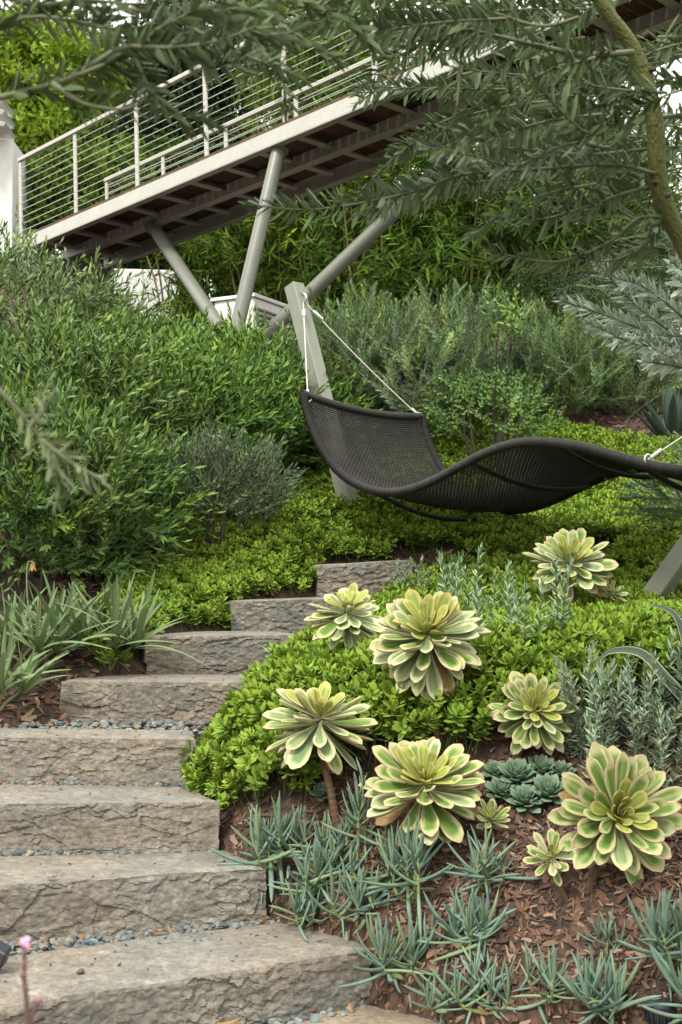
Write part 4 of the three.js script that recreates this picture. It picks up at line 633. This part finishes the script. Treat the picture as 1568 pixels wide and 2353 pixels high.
// ---------------------------------------------------------------- variegated aeoniums
{
  const green = [0.145, 0.27, 0.032], cream = [0.66, 0.63, 0.36], yellow = [0.66, 0.52, 0.11], pink = [0.60, 0.34, 0.26];
  const mixc = (a, b, t) => a.map((x, i) => lerp(x, b[i], t));
  const leafOf = (seed, pale, gold, blush) => { const r = rngOf(seed), mb = new MB(), wob = rr(0, 9, r), width = rr(0.52, 0.74, r) * (1 - 0.3 * pale);
    mb.flesh(new THREE.Matrix4(), 1, rr(0.26, 0.33, r), 0.05, (t) => (0.2 + 0.8 * smooth(0.1, 0.8, t)) * Math.pow(Math.max(0, 1 - Math.pow(clamp((t - 0.7) / 0.303), 2.3)), 0.52), { rows: 12, sides: 30, curl: rr(-0.02, 0.2, r), cup: 0.28, colf: (x, t) => {
      const e = Math.abs(x), tipd = smooth(0.93, 1.0, t), s = e + 0.08 * noise(t * 9 + wob, x * 6) + 0.05 * noise(x * 20, t * 2 + wob); let c = mixc(mixc(mixc(green, [0.24, 0.34, 0.17], pale), [0.40, 0.43, 0.05], Math.max(0, gold - 0.3) * 0.8), mixc(cream, yellow, gold), Math.max(smooth(width, width + 0.18, s), smooth(0.86, 0.95, t)));
      c = mixc(c, mixc([0.46, 0.5, 0.2], c, 0.25), smooth(0.1, 0.45, noise(x * 11 + wob, t * 1.1, 2)) * 0.75); return mixc(c, pink, blush * Math.max(smooth(0.9, 0.99, e), tipd * 0.8)); } });
    return mb.geo(); };
  const kinds = { outer: [0, 1, 2, 3].map((k) => leafOf(1000 + k, 0.15, 0.15, 0.8)), pale: [0, 1, 2].map((k) => leafOf(1010 + k, 0.75, -0.15, 0.3)), core: [0, 1, 2].map((k) => leafOf(1020 + k, 0.1, 0.9, 0.35)), bleached: [leafOf(1030, 1.5, 0.25, 0.5)], dry: [leafOf(1040, 0.2, 0.3, 1), leafOf(1041, 0.4, 0.3, 1)] };
  for (const g of kinds.dry) { const c = g.attributes.color; for (let i = 0; i < c.count; i++) { const k = 1 + 0.4 * noise(i * 0.7, 3); c.setXYZ(i, 0.34 * k, 0.22 * k, 0.09 * k); } }
  const A = (label, px, py, rad, base, face, o = {}) => {
    const { n = 46, droop = 100, pale = 0.3, seed = px, d: dd } = o, r = rngOf(seed), bpos = ground(base[0], base[1]), d = dd || -bpos.z, c = at(px, py, d), g = thing('aeonium', label, 'aeonium', bpos, 'variegated aeoniums beside the steps'), L = px2m(rad, d);
    const ax = V(...face).normalize(), cl = c.clone().sub(bpos), foot = cl.clone().addScaledVector(ax, -L * 0.42);
    const nodes = spline([V(0, -0.05, 0), foot.clone().multiplyScalar(0.45).add(V(rr(-0.02, 0.02, r), -0.02, 0)), foot, cl.clone().addScaledVector(ax, -L * 0.08)], 40);
    part('stem', new MB().tube(nodes, 0, 0, 9, (t) => vary([0.15, 0.085, 0.045], 0.3, r), true, (t) => (o.stem || 0.017) * (1 - 0.15 * t) * (1 + 0.12 * (Math.floor(t * 40) % 2))).geo(true), M.bark, g);
    const ro = new THREE.Group(); ro.name = 'rosette'; ro.position.copy(cl); ro.quaternion.setFromUnitVectors(V(0, 1, 0), ax); g.add(ro);
    for (let i = 0; i < n; i++) {
      const t = (i + 0.5) / n, th = lerp(6, droop, Math.pow(t, 0.62)) * rr(0.9, 1.1, r) * Math.PI / 180, len = L * (t < 0.22 ? lerp(0.22, 0.72, t / 0.22) : lerp(0.74, 1.04, smooth(0.22, 0.6, t))) * rr(0.86, 1.1, r);
      const dry = t > 0.93 && r() < 0.45, kind = dry ? 'dry' : t < 0.28 ? 'core' : r() < pale ? 'pale' : r() < (o.bleached || 0) ? 'bleached' : 'outer', q = new THREE.Quaternion().setFromEuler(new THREE.Euler(th, i * 2.39996 + rr(-0.12, 0.12, r), 0, 'YXZ'));
      const k = part('leaf', pick(kinds[kind], r), M.succ, ro); k.quaternion.copy(q); k.rotateY(rr(-0.4, 0.4, r)); k.rotateZ(rr(-0.12, 0.12, r)); k.position.set(0, -L * 0.24 * t, 0); k.scale.set(len * (t < 0.28 ? 1.1 : rr(0.85, 1.12, r)), len, len * rr(0.3, 1.7, r));
    }
    return g;
  };
  A('large pink-edged aeonium rosette at the right facing the camera above bare mulch', 1420, 1872, 150, [1345, 2065], [0.02, 0.36, 0.93], { n: 66, droop: 104, pale: 0.05 });
  A('small partly bleached aeonium rosette left of the large pink-edged one', 1268, 1968, 66, [1315, 2062], [-0.1, 0.6, 0.8], { n: 24, droop: 92, pale: 0.05, bleached: 0.3, stem: 0.009 });
  A('big yellow-centred aeonium rosette in the middle foreground above the blue chalk sticks', 975, 1795, 142, [990, 1985], [0, 0.78, 0.62], { n: 70, droop: 120, pale: 0.12 });
  A('small aeonium offset right of the big middle foreground rosette', 1128, 1880, 52, [1125, 1955], [0.05, 0.8, 0.5], { n: 20, droop: 88, pale: 0.05, stem: 0.008 });
  A('drooping creamy aeonium on a tall brown stem beside the steps', 738, 1640, 128, [780, 1900], [0.12, 0.95, 0.3], { n: 66, droop: 142, pale: 0.7, d: 0 });
  A('dense tall aeonium head in the centre on a thick brown stem', 985, 1450, 135, [1022, 1712], [0.02, 0.78, 0.62], { n: 99, droop: 136, pale: 0.55, stem: 0.022 });
  A('pale aeonium in front of the second highest step', 798, 1400, 92, [795, 1600], [0.05, 0.92, 0.4], { n: 64, droop: 138, pale: 0.75 });
  A('yellow-edged aeonium right of the centre facing forward above the blue rosettes', 1232, 1630, 98, [1150, 1778], [0.1, 0.52, 0.85], { n: 66, droop: 114, pale: 0.15 });
  A('uppermost aeonium standing clear below the hammock', 1312, 1285, 98, [1335, 1452], [0.05, 0.8, 0.6], { n: 60, droop: 120, pale: 0.5 });
  A('small aeonium offset on the right of the uppermost aeonium', 1405, 1362, 40, [1345, 1450], [0.2, 0.8, 0.6], { n: 22, droop: 95, pale: 0.5, stem: 0.007 });
  A('tiny bleached aeonium offset below the uppermost aeonium', 1312, 1392, 28, [1332, 1452], [0, 0.8, 0.6], { n: 18, droop: 95, pale: 0.2, bleached: 1, stem: 0.006 });
  A('small faded aeonium offset beside the pale one near the steps', 850, 1450, 45, [835, 1560], [0.2, 0.8, 0.6], { n: 18, droop: 110, pale: 0.9, stem: 0.007 });
}

// ---------------------------------------------------------------- blue chalk sticks
{
  const fingers = []; for (let v = 0; v < 6; v++) { const r = rngOf(1100 + v), mb = new MB(), tint = 1 + rr(-0.12, 0.12, r); mb.flesh(new THREE.Matrix4(), 1, 0.084 + 0.014 * (v % 3), 0.075, (t) => Math.pow(Math.sin(Math.PI * (0.16 + 0.82 * t)), 0.55) * (1 - 0.25 * t), { rows: 7, sides: 6, curl: [0.16, 0.3, 0.05, -0.14, 0.22, 0.4][v], colf: (x, t) => { const n = 1 + 0.1 * noise(t * 7, v); return [0.225 * tint * n, 0.32 * tint * n, 0.225 * tint * n]; } }); fingers.push(mb.geo()); }
  const mats = [[1, 1, 1], [0.9, 1.0, 1.12], [1.12, 1.06, 0.82], [0.82, 0.9, 0.85]].map((c) => { const m = M.wax.clone(); m.color.setRGB(...c).multiplyScalar(LEAF); return m; });
  const S = (label, px, py, k, n, o = {}) => {
    const r = rngOf(px * 7 + py), p = ground(px, py), g = thing('blue_chalk_sticks', label, 'succulent', p, 'blue chalk sticks along the lower right bank'), L = 0.175 * k, tall = (o.tall || 0.075) * k;
    const heads = (o.heads || 2) + (o.tall > 0.2 ? 0 : 2);
    for (let h = 0; h < heads; h++) {
      const a = rr(0, 6.28, r), s0 = V(0, -0.02, 0), far = h ? rr(0.5, 1.7, r) : 0.4, e = V(Math.cos(a) * 0.08 * k * far, tall * rr(0.6, 1.35, r), Math.sin(a) * 0.06 * k * far + 0.01), low = V(e.x * 0.8, 0.015, e.z * 0.8);
      const cur = new THREE.CatmullRomCurve3([s0, low, e]); part('stem', new MB().tube(cur.getSpacedPoints(10), 0.007 * k, 0.0055 * k, 6, [0.30, 0.33, 0.10]).geo(), M.bark, g);
      const m2 = Math.round(n * (h < 2 ? 0.8 : 0.55)); for (let i = 0; i < m2; i++) { const t = i / (m2 - 1), q = cur.getPointAt(lerp(0.4, 1, Math.pow(t, 0.8))), an = lerp(105, 8, Math.pow(t, 0.8)) * rr(0.6, 1.3, r) * Math.PI / 180, len = L * rr(0.5, 1.2, r) * lerp(1, 0.75, t); const f = part('leaf', pick(fingers, r), pick(mats, r), g); f.position.copy(q); f.quaternion.setFromUnitVectors(V(0, 1, 0), V(rr(-0.15, 0.15, r), 1, rr(-0.05, 0.3, r)).normalize()).multiply(new THREE.Quaternion().setFromEuler(new THREE.Euler(an, i * 2.4 + rr(-0.3, 0.3, r), 0, 'YXZ'))); f.scale.set(len, len, len); }
    }
  };
  S('blue chalk sticks nearest the third step, leaning left', 640, 1990, 1.15, 22, { heads: 3, tall: 0.1 });
  S('blue chalk sticks beside the right end of the second step', 712, 2050, 1.1, 22, { heads: 3, tall: 0.09 });
  S('tall single chalk stick stem left of the big middle aeonium', 815, 1990, 0.95, 22, { heads: 2, tall: 0.3 });
  S('blue chalk sticks left of the cracked mulch under the middle aeonium', 820, 2110, 1.0, 20, { heads: 3 });
  S('blue chalk sticks in front of the big middle aeonium', 965, 2075, 1.05, 20, { heads: 3, tall: 0.13 });
  S('blue chalk sticks below the small aeonium offset', 1120, 2040, 0.95, 20, { heads: 2, tall: 0.1 });
  S('bluish chalk sticks at the right end of the lowest full step', 930, 2245, 1.0, 26, { heads: 3 });
  S('blue chalk sticks in the centre of the mulch right of the lowest step', 1065, 2180, 1.0, 22, { heads: 3 });
  S('pale blue chalk stick clump at the bottom edge right of the low tread', 1120, 2325, 1.0, 24, { heads: 2 });
  S('wide open chalk stick clump at the bottom beside the black garden light', 1395, 2325, 1.05, 26, { heads: 2 });
  S('chalk stick clump at the lower right edge above the black garden light', 1548, 2215, 1.05, 26, { heads: 2, tall: 0.1 });
  S('chalk stick clump cut off by the lower right corner', 1568, 2330, 1.1, 24, { heads: 2 });
  S('thin upright chalk sticks at the bottom between the two wide clumps', 1255, 2300, 0.9, 16, { heads: 2 });
  S('blue chalk sticks tucked at the foot of the drooping aeonium stem', 745, 1975, 0.9, 18, { heads: 2, tall: 0.1 });
  S('blue chalk sticks over the mulch just right of the second step corner', 700, 2125, 0.9, 18, { heads: 2 });
  S('blue chalk sticks spreading below the tall single stem', 880, 2035, 0.95, 18, { heads: 2, tall: 0.09 });
  S('short chalk sticks half buried in the mulch at the lower right', 1385, 2190, 0.6, 14, { heads: 1 });
  S('low sprawling chalk sticks along the bottom edge of the mulch', 1010, 2330, 0.95, 16, { heads: 2, tall: 0.04 });
}

// ---------------------------------------------------------------- blue-green spires among the aeoniums
{
  const spire = shoots(12, 5, { len: 0.42, n: 32, L: 0.056, W: 0.015, prof: lance, angle: 68, tipAngle: 30, whorl: 2, col: [0.35, 0.44, 0.27], stemCol: [0.2, 0.24, 0.15], varyBy: 0.3, segs: 2, tipScale: 0.7, bend: 0.14, start: 0.03, stem: 0.003 });
  const P = (label, px, py, w, n, h, tint = [1, 1, 1], sp2 = 0.3) => { const r = rngOf(px + py * 3), p = ground(px, py), g = thing('spire_plant', label, 'plant', p, 'blue-green leafy spires among the aeoniums'), items = []; for (let k = 0; k < n; k++) { const q = V(rr(-w, w, r), 0, rr(-w, w, r) * 0.7); q.y = height(p.x + q.x, -(p.z + q.z)) - p.y; items.push([mat4(q, V(rr(-sp2, sp2, r), 1, rr(-0.1, 0.35, r)), rr(0, 6.28, r), h / 0.42 * rr(0.7, 1.15, r)), vary(tint, 0.1, r), k % 5]); } scatter('foliage', spire, M.wax, items, g); part('root_stem', new MB().tube([V(0, -0.04, 0), V(0.005, 0.02, 0), V(0, 0.05, 0)], 0.012, 0.006, 6, [0.12, 0.1, 0.06]).geo(), M.bark, g); };
  P('slim blue-green spires right of the topmost step', 970, 1400, 0.18, 14, 0.32, [0.85, 0.92, 0.8]);
  P('tall blue-green spires behind the dense central aeonium', 1085, 1490, 0.22, 13, 0.56, [0.85, 0.95, 0.8]);
  P('blue-green spires between the central and the yellow-edged aeonium', 1175, 1560, 0.22, 13, 0.55, [0.88, 0.95, 0.85]);
  P('grey-green spires below the uppermost aeonium', 1270, 1550, 0.16, 7, 0.34, [0.95, 1, 0.9]);
  P('tall blue-grey spires right of the yellow-edged aeonium', 1370, 1750, 0.17, 16, 0.46, [1.08, 1.1, 1.15]);
  P('dense blue-grey spires above the large pink-edged aeonium', 1460, 1770, 0.2, 17, 0.48, [1.05, 1.1, 1.15]);
  P('blue-grey spires at the right edge above the large rosette', 1555, 1760, 0.18, 14, 0.36, [1.0, 1.1, 1.1]);
}

// ---------------------------------------------------------------- blue rosettes
{
  const ech = [0, 1, 2].map((v) => { const mb = new MB(), r = rngOf(1300 + v); const n = 34; for (let i = 0; i < n; i++) { const t = (i + 0.5) / n, th = lerp(12, 88, t) * Math.PI / 180, L = lerp(0.35, 1, Math.pow(t, 0.6)), m = new THREE.Matrix4().makeRotationFromEuler(new THREE.Euler(th, i * 2.39996, 0, 'YXZ')); m.setPosition(0, -0.25 * t, 0); const k = 1 + rr(-0.1, 0.1, r); mb.flesh(m, L, L * 0.5, L * 0.1, obovate, { rows: 5, sides: 6, curl: 0.2, cup: 0.3, colf: (x, s) => s > 0.95 ? [0.32 * k, 0.36 * k, 0.24 * k] : [0.19 * k, 0.31 * k, 0.2 * k] }); } return mb.geo(); });
  const spots = [[1152, 1838, 33, 'blue-green rosette at the left of the cluster above the mulch'], [1190, 1808, 42, 'blue-green rosette at the upper left of the cluster'], [1246, 1790, 33, 'blue-green rosette at the upper right of the cluster'], [1208, 1862, 38, 'blue-green rosette low in the middle of the cluster'], [1262, 1846, 44, 'blue-green rosette at the right of the cluster beside the large aeonium'], [1290, 1790, 28, 'blue-green rosette half hidden behind the large pink-edged aeonium'], [1140, 1795, 28, 'small blue-green rosette at the far left of the cluster under the aeonium'], [745, 1838, 26, 'lone blue-green rosette at the foot of the drooping aeonium']];
  spots.forEach(([x, y, rad, label], k) => { const p = ground(x, y), g = thing('echeveria', label, 'succulent', p, 'blue-green rosettes on the mulch'), L = px2m(rad * 1.45, -p.z); const m = part('rosette', ech[k % 3], M.wax, g); m.scale.set(L, L, L); m.position.y = L * 0.35; m.rotation.set(0.5, k, 0.1 * (k % 3 - 1)); part('stem', new MB().tube([V(0, -0.03, 0), V(0, L * 0.15, 0), V(0, L * 0.3, 0)], 0.008, 0.006, 6, [0.15, 0.13, 0.07]).geo(), M.bark, g); });
}

// ---------------------------------------------------------------- strap-leaved plants at the left, agaves at the right
{
  const strap = []; for (let v = 0; v < 6; v++) { const r = rngOf(1400 + v), mb = new MB(); mb.leaf(new THREE.Matrix4(), 1, 0.075 + 0.01 * (v % 3), (t) => Math.pow(Math.sin(Math.PI * clamp(0.18 + 0.8 * t)), 0.6), { segs: 9, fold: -0.45, curl: [-0.1, -0.3, -0.5, 0.08, -0.2, -0.65][v], twist: rr(-0.6, 0.6, r), col: [0.25, 0.34, 0.155] }); strap.push(mb.geo()); }
  const smats = [[1, 1, 1], [0.85, 0.95, 0.85], [1.12, 1.1, 1.1]].map((c) => { const m = M.soft.clone(); m.color.setRGB(...c).multiplyScalar(LEAF); return m; });
  const W = (label, px, py, n, L, seed) => { const r = rngOf(seed), p = ground(px, py), g = thing('strap_leaf_plant', label, 'plant', p, 'strap-leaved plants left of the steps'); for (let k = 0; k < 5; k++) { const a = k * 1.257 + rr(-0.3, 0.3, r); part('stem', new MB().tube([V(0, -0.03, 0), V(Math.cos(a) * 0.05, 0.05, Math.sin(a) * 0.04), V(Math.cos(a) * 0.14, 0.12, Math.sin(a) * 0.09)], 0.009, 0.007, 6, [0.2, 0.23, 0.1]).geo(), M.bark, g); const o = V(Math.cos(a) * 0.14, 0.1, Math.sin(a) * 0.09); for (let i = 0; i < n / 5; i++) { const t = (i + 0.5) / (n / 5), f = part('leaf', pick(strap, r), pick(smats, r), g), s = L * rr(0.65, 1.1, r); f.position.copy(o).addScaledVector(V(0, 1, 0), 0.03 * (1 - t)); f.quaternion.setFromUnitVectors(V(0, 1, 0), V(Math.cos(a) * 0.35, 1, Math.sin(a) * 0.35).normalize()).multiply(new THREE.Quaternion().setFromEuler(new THREE.Euler(lerp(4, 62, t) * rr(0.7, 1.2, r) * Math.PI / 180, i * 2.4 + rr(-0.3, 0.3, r), 0, 'YXZ'))); f.scale.set(s, s, s); } } return g; };
  W('strap-leaved grey-green plant beside the ground cover, right of the pair at the left', 250, 1535, 80, 0.4, 1);
  const w2 = W('strap-leaved plant with a nodding orange flower stalk near the left edge', 70, 1545, 80, 0.4, 2);
  W('strap-leaved plant lowest at the left edge, over the mulch', -10, 1640, 55, 0.34, 3);
  const q = w2.position, st = [at(85, 1500, -q.z), at(66, 1400, -q.z), at(62, 1320, -q.z), at(66, 1290, -q.z), at(76, 1290, -q.z)].map((p) => p.sub(q)); part('flower_stalk', new MB().tube(spline(st, 20), 0.005, 0.003, 6, [0.24, 0.26, 0.12]).geo(), M.bark, w2);
  const fl = new MB(); for (let k = 0; k < 6; k++) { const m = mat4(st[4].clone(), V(0, -1, 0), k * 1.047).multiply(new THREE.Matrix4().makeRotationX(0.28)); fl.leaf(m, 0.06, 0.022, ovate, { segs: 4, curl: -0.15, col: vary([0.55, 0.34, 0.12], 0.15) }); } part('flower', fl.geo(), M.soft, w2);

  const agaveLeaf = (curl, stripe, base2) => { const mb = new MB(), rows = 14, b = mb.n; for (let k = 0; k <= rows; k++) { const t = k / rows, w = (0.6 + 1.2 * t - 1.75 * t * t * t) * 0.075 + 0.002, z = -curl * (t * t * (1.4 - 0.4 * t)), y = t * (1 - 0.35 * Math.abs(curl) * t); for (const [x, dz] of [[-1, -0.35], [-0.72, -0.2], [-0.6, -0.15], [0, 0], [0.6, -0.15], [0.72, -0.2], [1, -0.35], [0.5, 0.28], [-0.5, 0.28]]) mb.v(x * w, y, z + dz * w, stripe && Math.abs(x) > 0.65 ? [0.52, 0.54, 0.36] : base2, x * w, y); } for (let k = 0; k < rows; k++) for (let j = 0; j < 9; j++) mb.q(b + k * 9 + j, b + k * 9 + 9 + j, b + k * 9 + 9 + (j + 1) % 9, b + k * 9 + (j + 1) % 9); return mb.geo(); };
  const AG = (label, p, n, L, stripe, col, seed, curls) => { const r = rngOf(seed), g = thing('agave', label, 'agave', p, 'agaves at the right'), geos = curls.map((c) => agaveLeaf(c, stripe, col)); for (let i = 0; i < n; i++) { const t = (i + 0.5) / n, f = part('leaf', pick(geos, r), M.wax, g), s = L * rr(0.8, 1.1, r); f.rotation.set(lerp(8, 70, t) * Math.PI / 180, i * 2.4, 0, 'YXZ'); f.scale.set(s, s, s); f.position.y = 0.02; } return g; };
  AG('dark blue-grey agave at the right edge above the hammock foot', ground(1545, 1030), 20, 0.55, false, [0.075, 0.11, 0.085], 5, [0.1, 0.02, 0.18]);
  AG('small striped agave in the ground cover right of the grey spires', ground(1432, 1625), 11, 0.2, true, [0.10, 0.16, 0.10], 6, [0.1, -0.15, 0.05]);
  const ag = AG('large striped agave with arching white-edged leaves at the right edge by the post', ground(1610, 1640), 9, 0.34, true, [0.11, 0.17, 0.115], 7, [-0.3, -0.6, -0.15]);
  for (const list of [[[1600, 1620], [1585, 1520], [1548, 1410], [1490, 1388]], [[1590, 1625], [1530, 1560], [1470, 1500], [1395, 1500], [1370, 1530]], [[1600, 1630], [1560, 1600], [1520, 1560]]]) { const d = -ag.position.z - 0.1, c = new THREE.CatmullRomCurve3(list.map(([x, y]) => at(x, y, d).sub(ag.position))), mb = new MB(), n = 20, b = mb.n; for (let k = 0; k <= n; k++) { const t = k / n, p = c.getPointAt(t), e = c.getTangentAt(t), s = e.clone().cross(V(0.1, 0.25, 1)).normalize(), w = 0.032 * (1 - Math.pow(t, 2.5)) + 0.001, u = s.clone().cross(e); for (const [x, dz] of [[-1, 0.4], [-0.62, 0.15], [-0.6, 0.15], [0, 0], [0.6, 0.15], [0.62, 0.15], [1, 0.4], [0, -0.35]]) { const q2 = p.clone().addScaledVector(s, x * w).addScaledVector(u, dz * w); mb.v(q2.x, q2.y, q2.z, Math.abs(x) > 0.61 ? [0.5, 0.53, 0.36] : [0.12, 0.18, 0.12]); } } for (let k = 0; k < n; k++) for (let j = 0; j < 8; j++) mb.q(b + k * 8 + j, b + k * 8 + 8 + j, b + k * 8 + 8 + (j + 1) % 8, b + k * 8 + (j + 1) % 8); part('leaf', mb.geo(), M.wax, ag); }
}

// ---------------------------------------------------------------- small things
{
  // flower spike close to the camera at the lower left
  const f = thing('flower_spike', 'blurred pink-tipped flower spike close to the camera at the lower left', 'flower', at(58, 2440, 1.5)), o = f.position, r = rngOf(3);
  part('stalk', new MB().tube(spline([[60, 2440], [64, 2340], [56, 2240], [58, 2165]].map(([x, y]) => at(x, y, 1.5).sub(o)), 14), 0.004, 0.002, 6, [0.13, 0.07, 0.06]).geo(), M.bark, f);
  part('side_stalk', new MB().tube(spline([[66, 2400], [76, 2330], [88, 2300]].map(([x, y]) => at(x, y, 1.5).sub(o)), 8), 0.0025, 0.002, 6, [0.15, 0.08, 0.08]).geo(), M.bark, f);
  for (const [x, y, s, c] of [[57, 2215, 4, [0.15, 0.06, 0.05]], [54, 2240, 5, [0.16, 0.06, 0.05]], [60, 2270, 4, [0.14, 0.06, 0.05]], [55, 2190, 4, [0.16, 0.07, 0.07]], [62, 2172, 4.5, [0.6, 0.3, 0.45]], [54, 2166, 5, [0.5, 0.3, 0.42]], [64, 2160, 4, [0.55, 0.35, 0.5]], [66, 2178, 3, [0.75, 0.3, 0.12]], [90, 2298, 5, [0.25, 0.1, 0.12]]]) { const g = new THREE.SphereGeometry(px2m(s * 1.6, 1.5), 8, 6), p = at(x, y, 1.5).sub(o); g.scale(1, 1.3, 1); g.translate(p.x, p.y, p.z); const m = M.rope.clone(); m.color.setRGB(...c); part('bud', g, m, f); }
  // black garden lights
  const lp = ground(1518, 2335), l = thing('garden_light', 'black ribbed garden light half hidden by chalk sticks at the lower right', 'garden light', lp);
  part('body', new THREE.LatheGeometry([[0, -0.05], [0.038, -0.05], [0.045, 0.0], [0.05, 0.03], [0.046, 0.045], [0.036, 0.052], [0, 0.055]].map(([x, y]) => new THREE.Vector2(x, y)), 28), M.black, l); for (let k = 0; k < 16; k++) { const a = k / 16 * 6.283, g = new THREE.BoxGeometry(0.004, 0.05, 0.008); g.translate(0, 0.005, 0.049); g.rotateY(a); part('rib', g, M.black, l); }
  const bl = at(-30, 2180, 4.75); const e = thing('path_light', 'black wedge-shaped path light on the gravel at the left edge', 'garden light', bl); part('hood', new MB().box(V(0, 0, 0), V(0.075, -0.03, 0.02), V(0.012, 0.03, 0), V(0, 0, 0.05), [1, 1, 1], 0.006).geo(true), M.black, e); part('spike', new MB().tube([V(-0.02, -0.02, 0), V(-0.02, -0.09, 0), V(-0.02, -0.14, 0)], 0.008, 0.005, 6).geo(), M.black, e);
  // twig on the step
  const tw = [[278, 1770], [320, 1783], [352, 1792], [392, 1802]].map(([x, y]) => onY(x, y, 0.66)); top('fallen_twig', new MB().tube(spline(tw, 14), 0.006, 0.004, 6, [0.10, 0.06, 0.04]).geo(), M.bark, 'thin brown twig leaning against the step beside the ground cover', 'twig');
  const tw2 = [[460, 2107], [520, 2101], [600, 2092], [690, 2086]].map(([x, y]) => onY(x, y, 0.215)); top('fallen_twig', new MB().tube(spline(tw2, 14), 0.006, 0.004, 6, [0.16, 0.09, 0.05]).geo(), M.bark, 'brown twig lying on the gravel behind the lowest full step', 'twig');
  const dl = (label, p, s, c) => { const mb = new MB(); mb.leaf(mat4(V(0, 0, 0), V(0.9, 0.12, 0.3), 1.2), s, s * 0.45, ovate, { segs: 6, fold: -0.3, curl: 0.2, col: c }); const m = top('fallen_leaf', mb.geo(), M.chip, label, 'leaf', 'fallen leaves on the steps'); m.position.copy(p); };
  dl('fallen yellow-brown leaf on the gravel at the bottom edge', onY(500, 2350, 0.03), 0.1, [0.42, 0.24, 0.07]); dl('small curled brown leaf on the second full step', onY(110, 2016, 0.428), 0.05, [0.13, 0.06, 0.03]); dl('brown fallen leaf under the edge of the ground cover mound', ground(425, 1755).add(V(0, 0.14, 0.1)), 0.06, [0.33, 0.19, 0.09]);
  const sp3 = pebbles[2].clone(); sp3.scale(0.014, 0.016, 0.014); const sd = top('seed_capsule', sp3, M.chip.clone(), 'round brown seed capsule on the lowest full step', 'seed'); sd.material.color.setRGB(0.1, 0.06, 0.028); sd.position.copy(onY(186, 2232, 0.212));
}
console.log('plants done');
renderer.render(scene, camera);
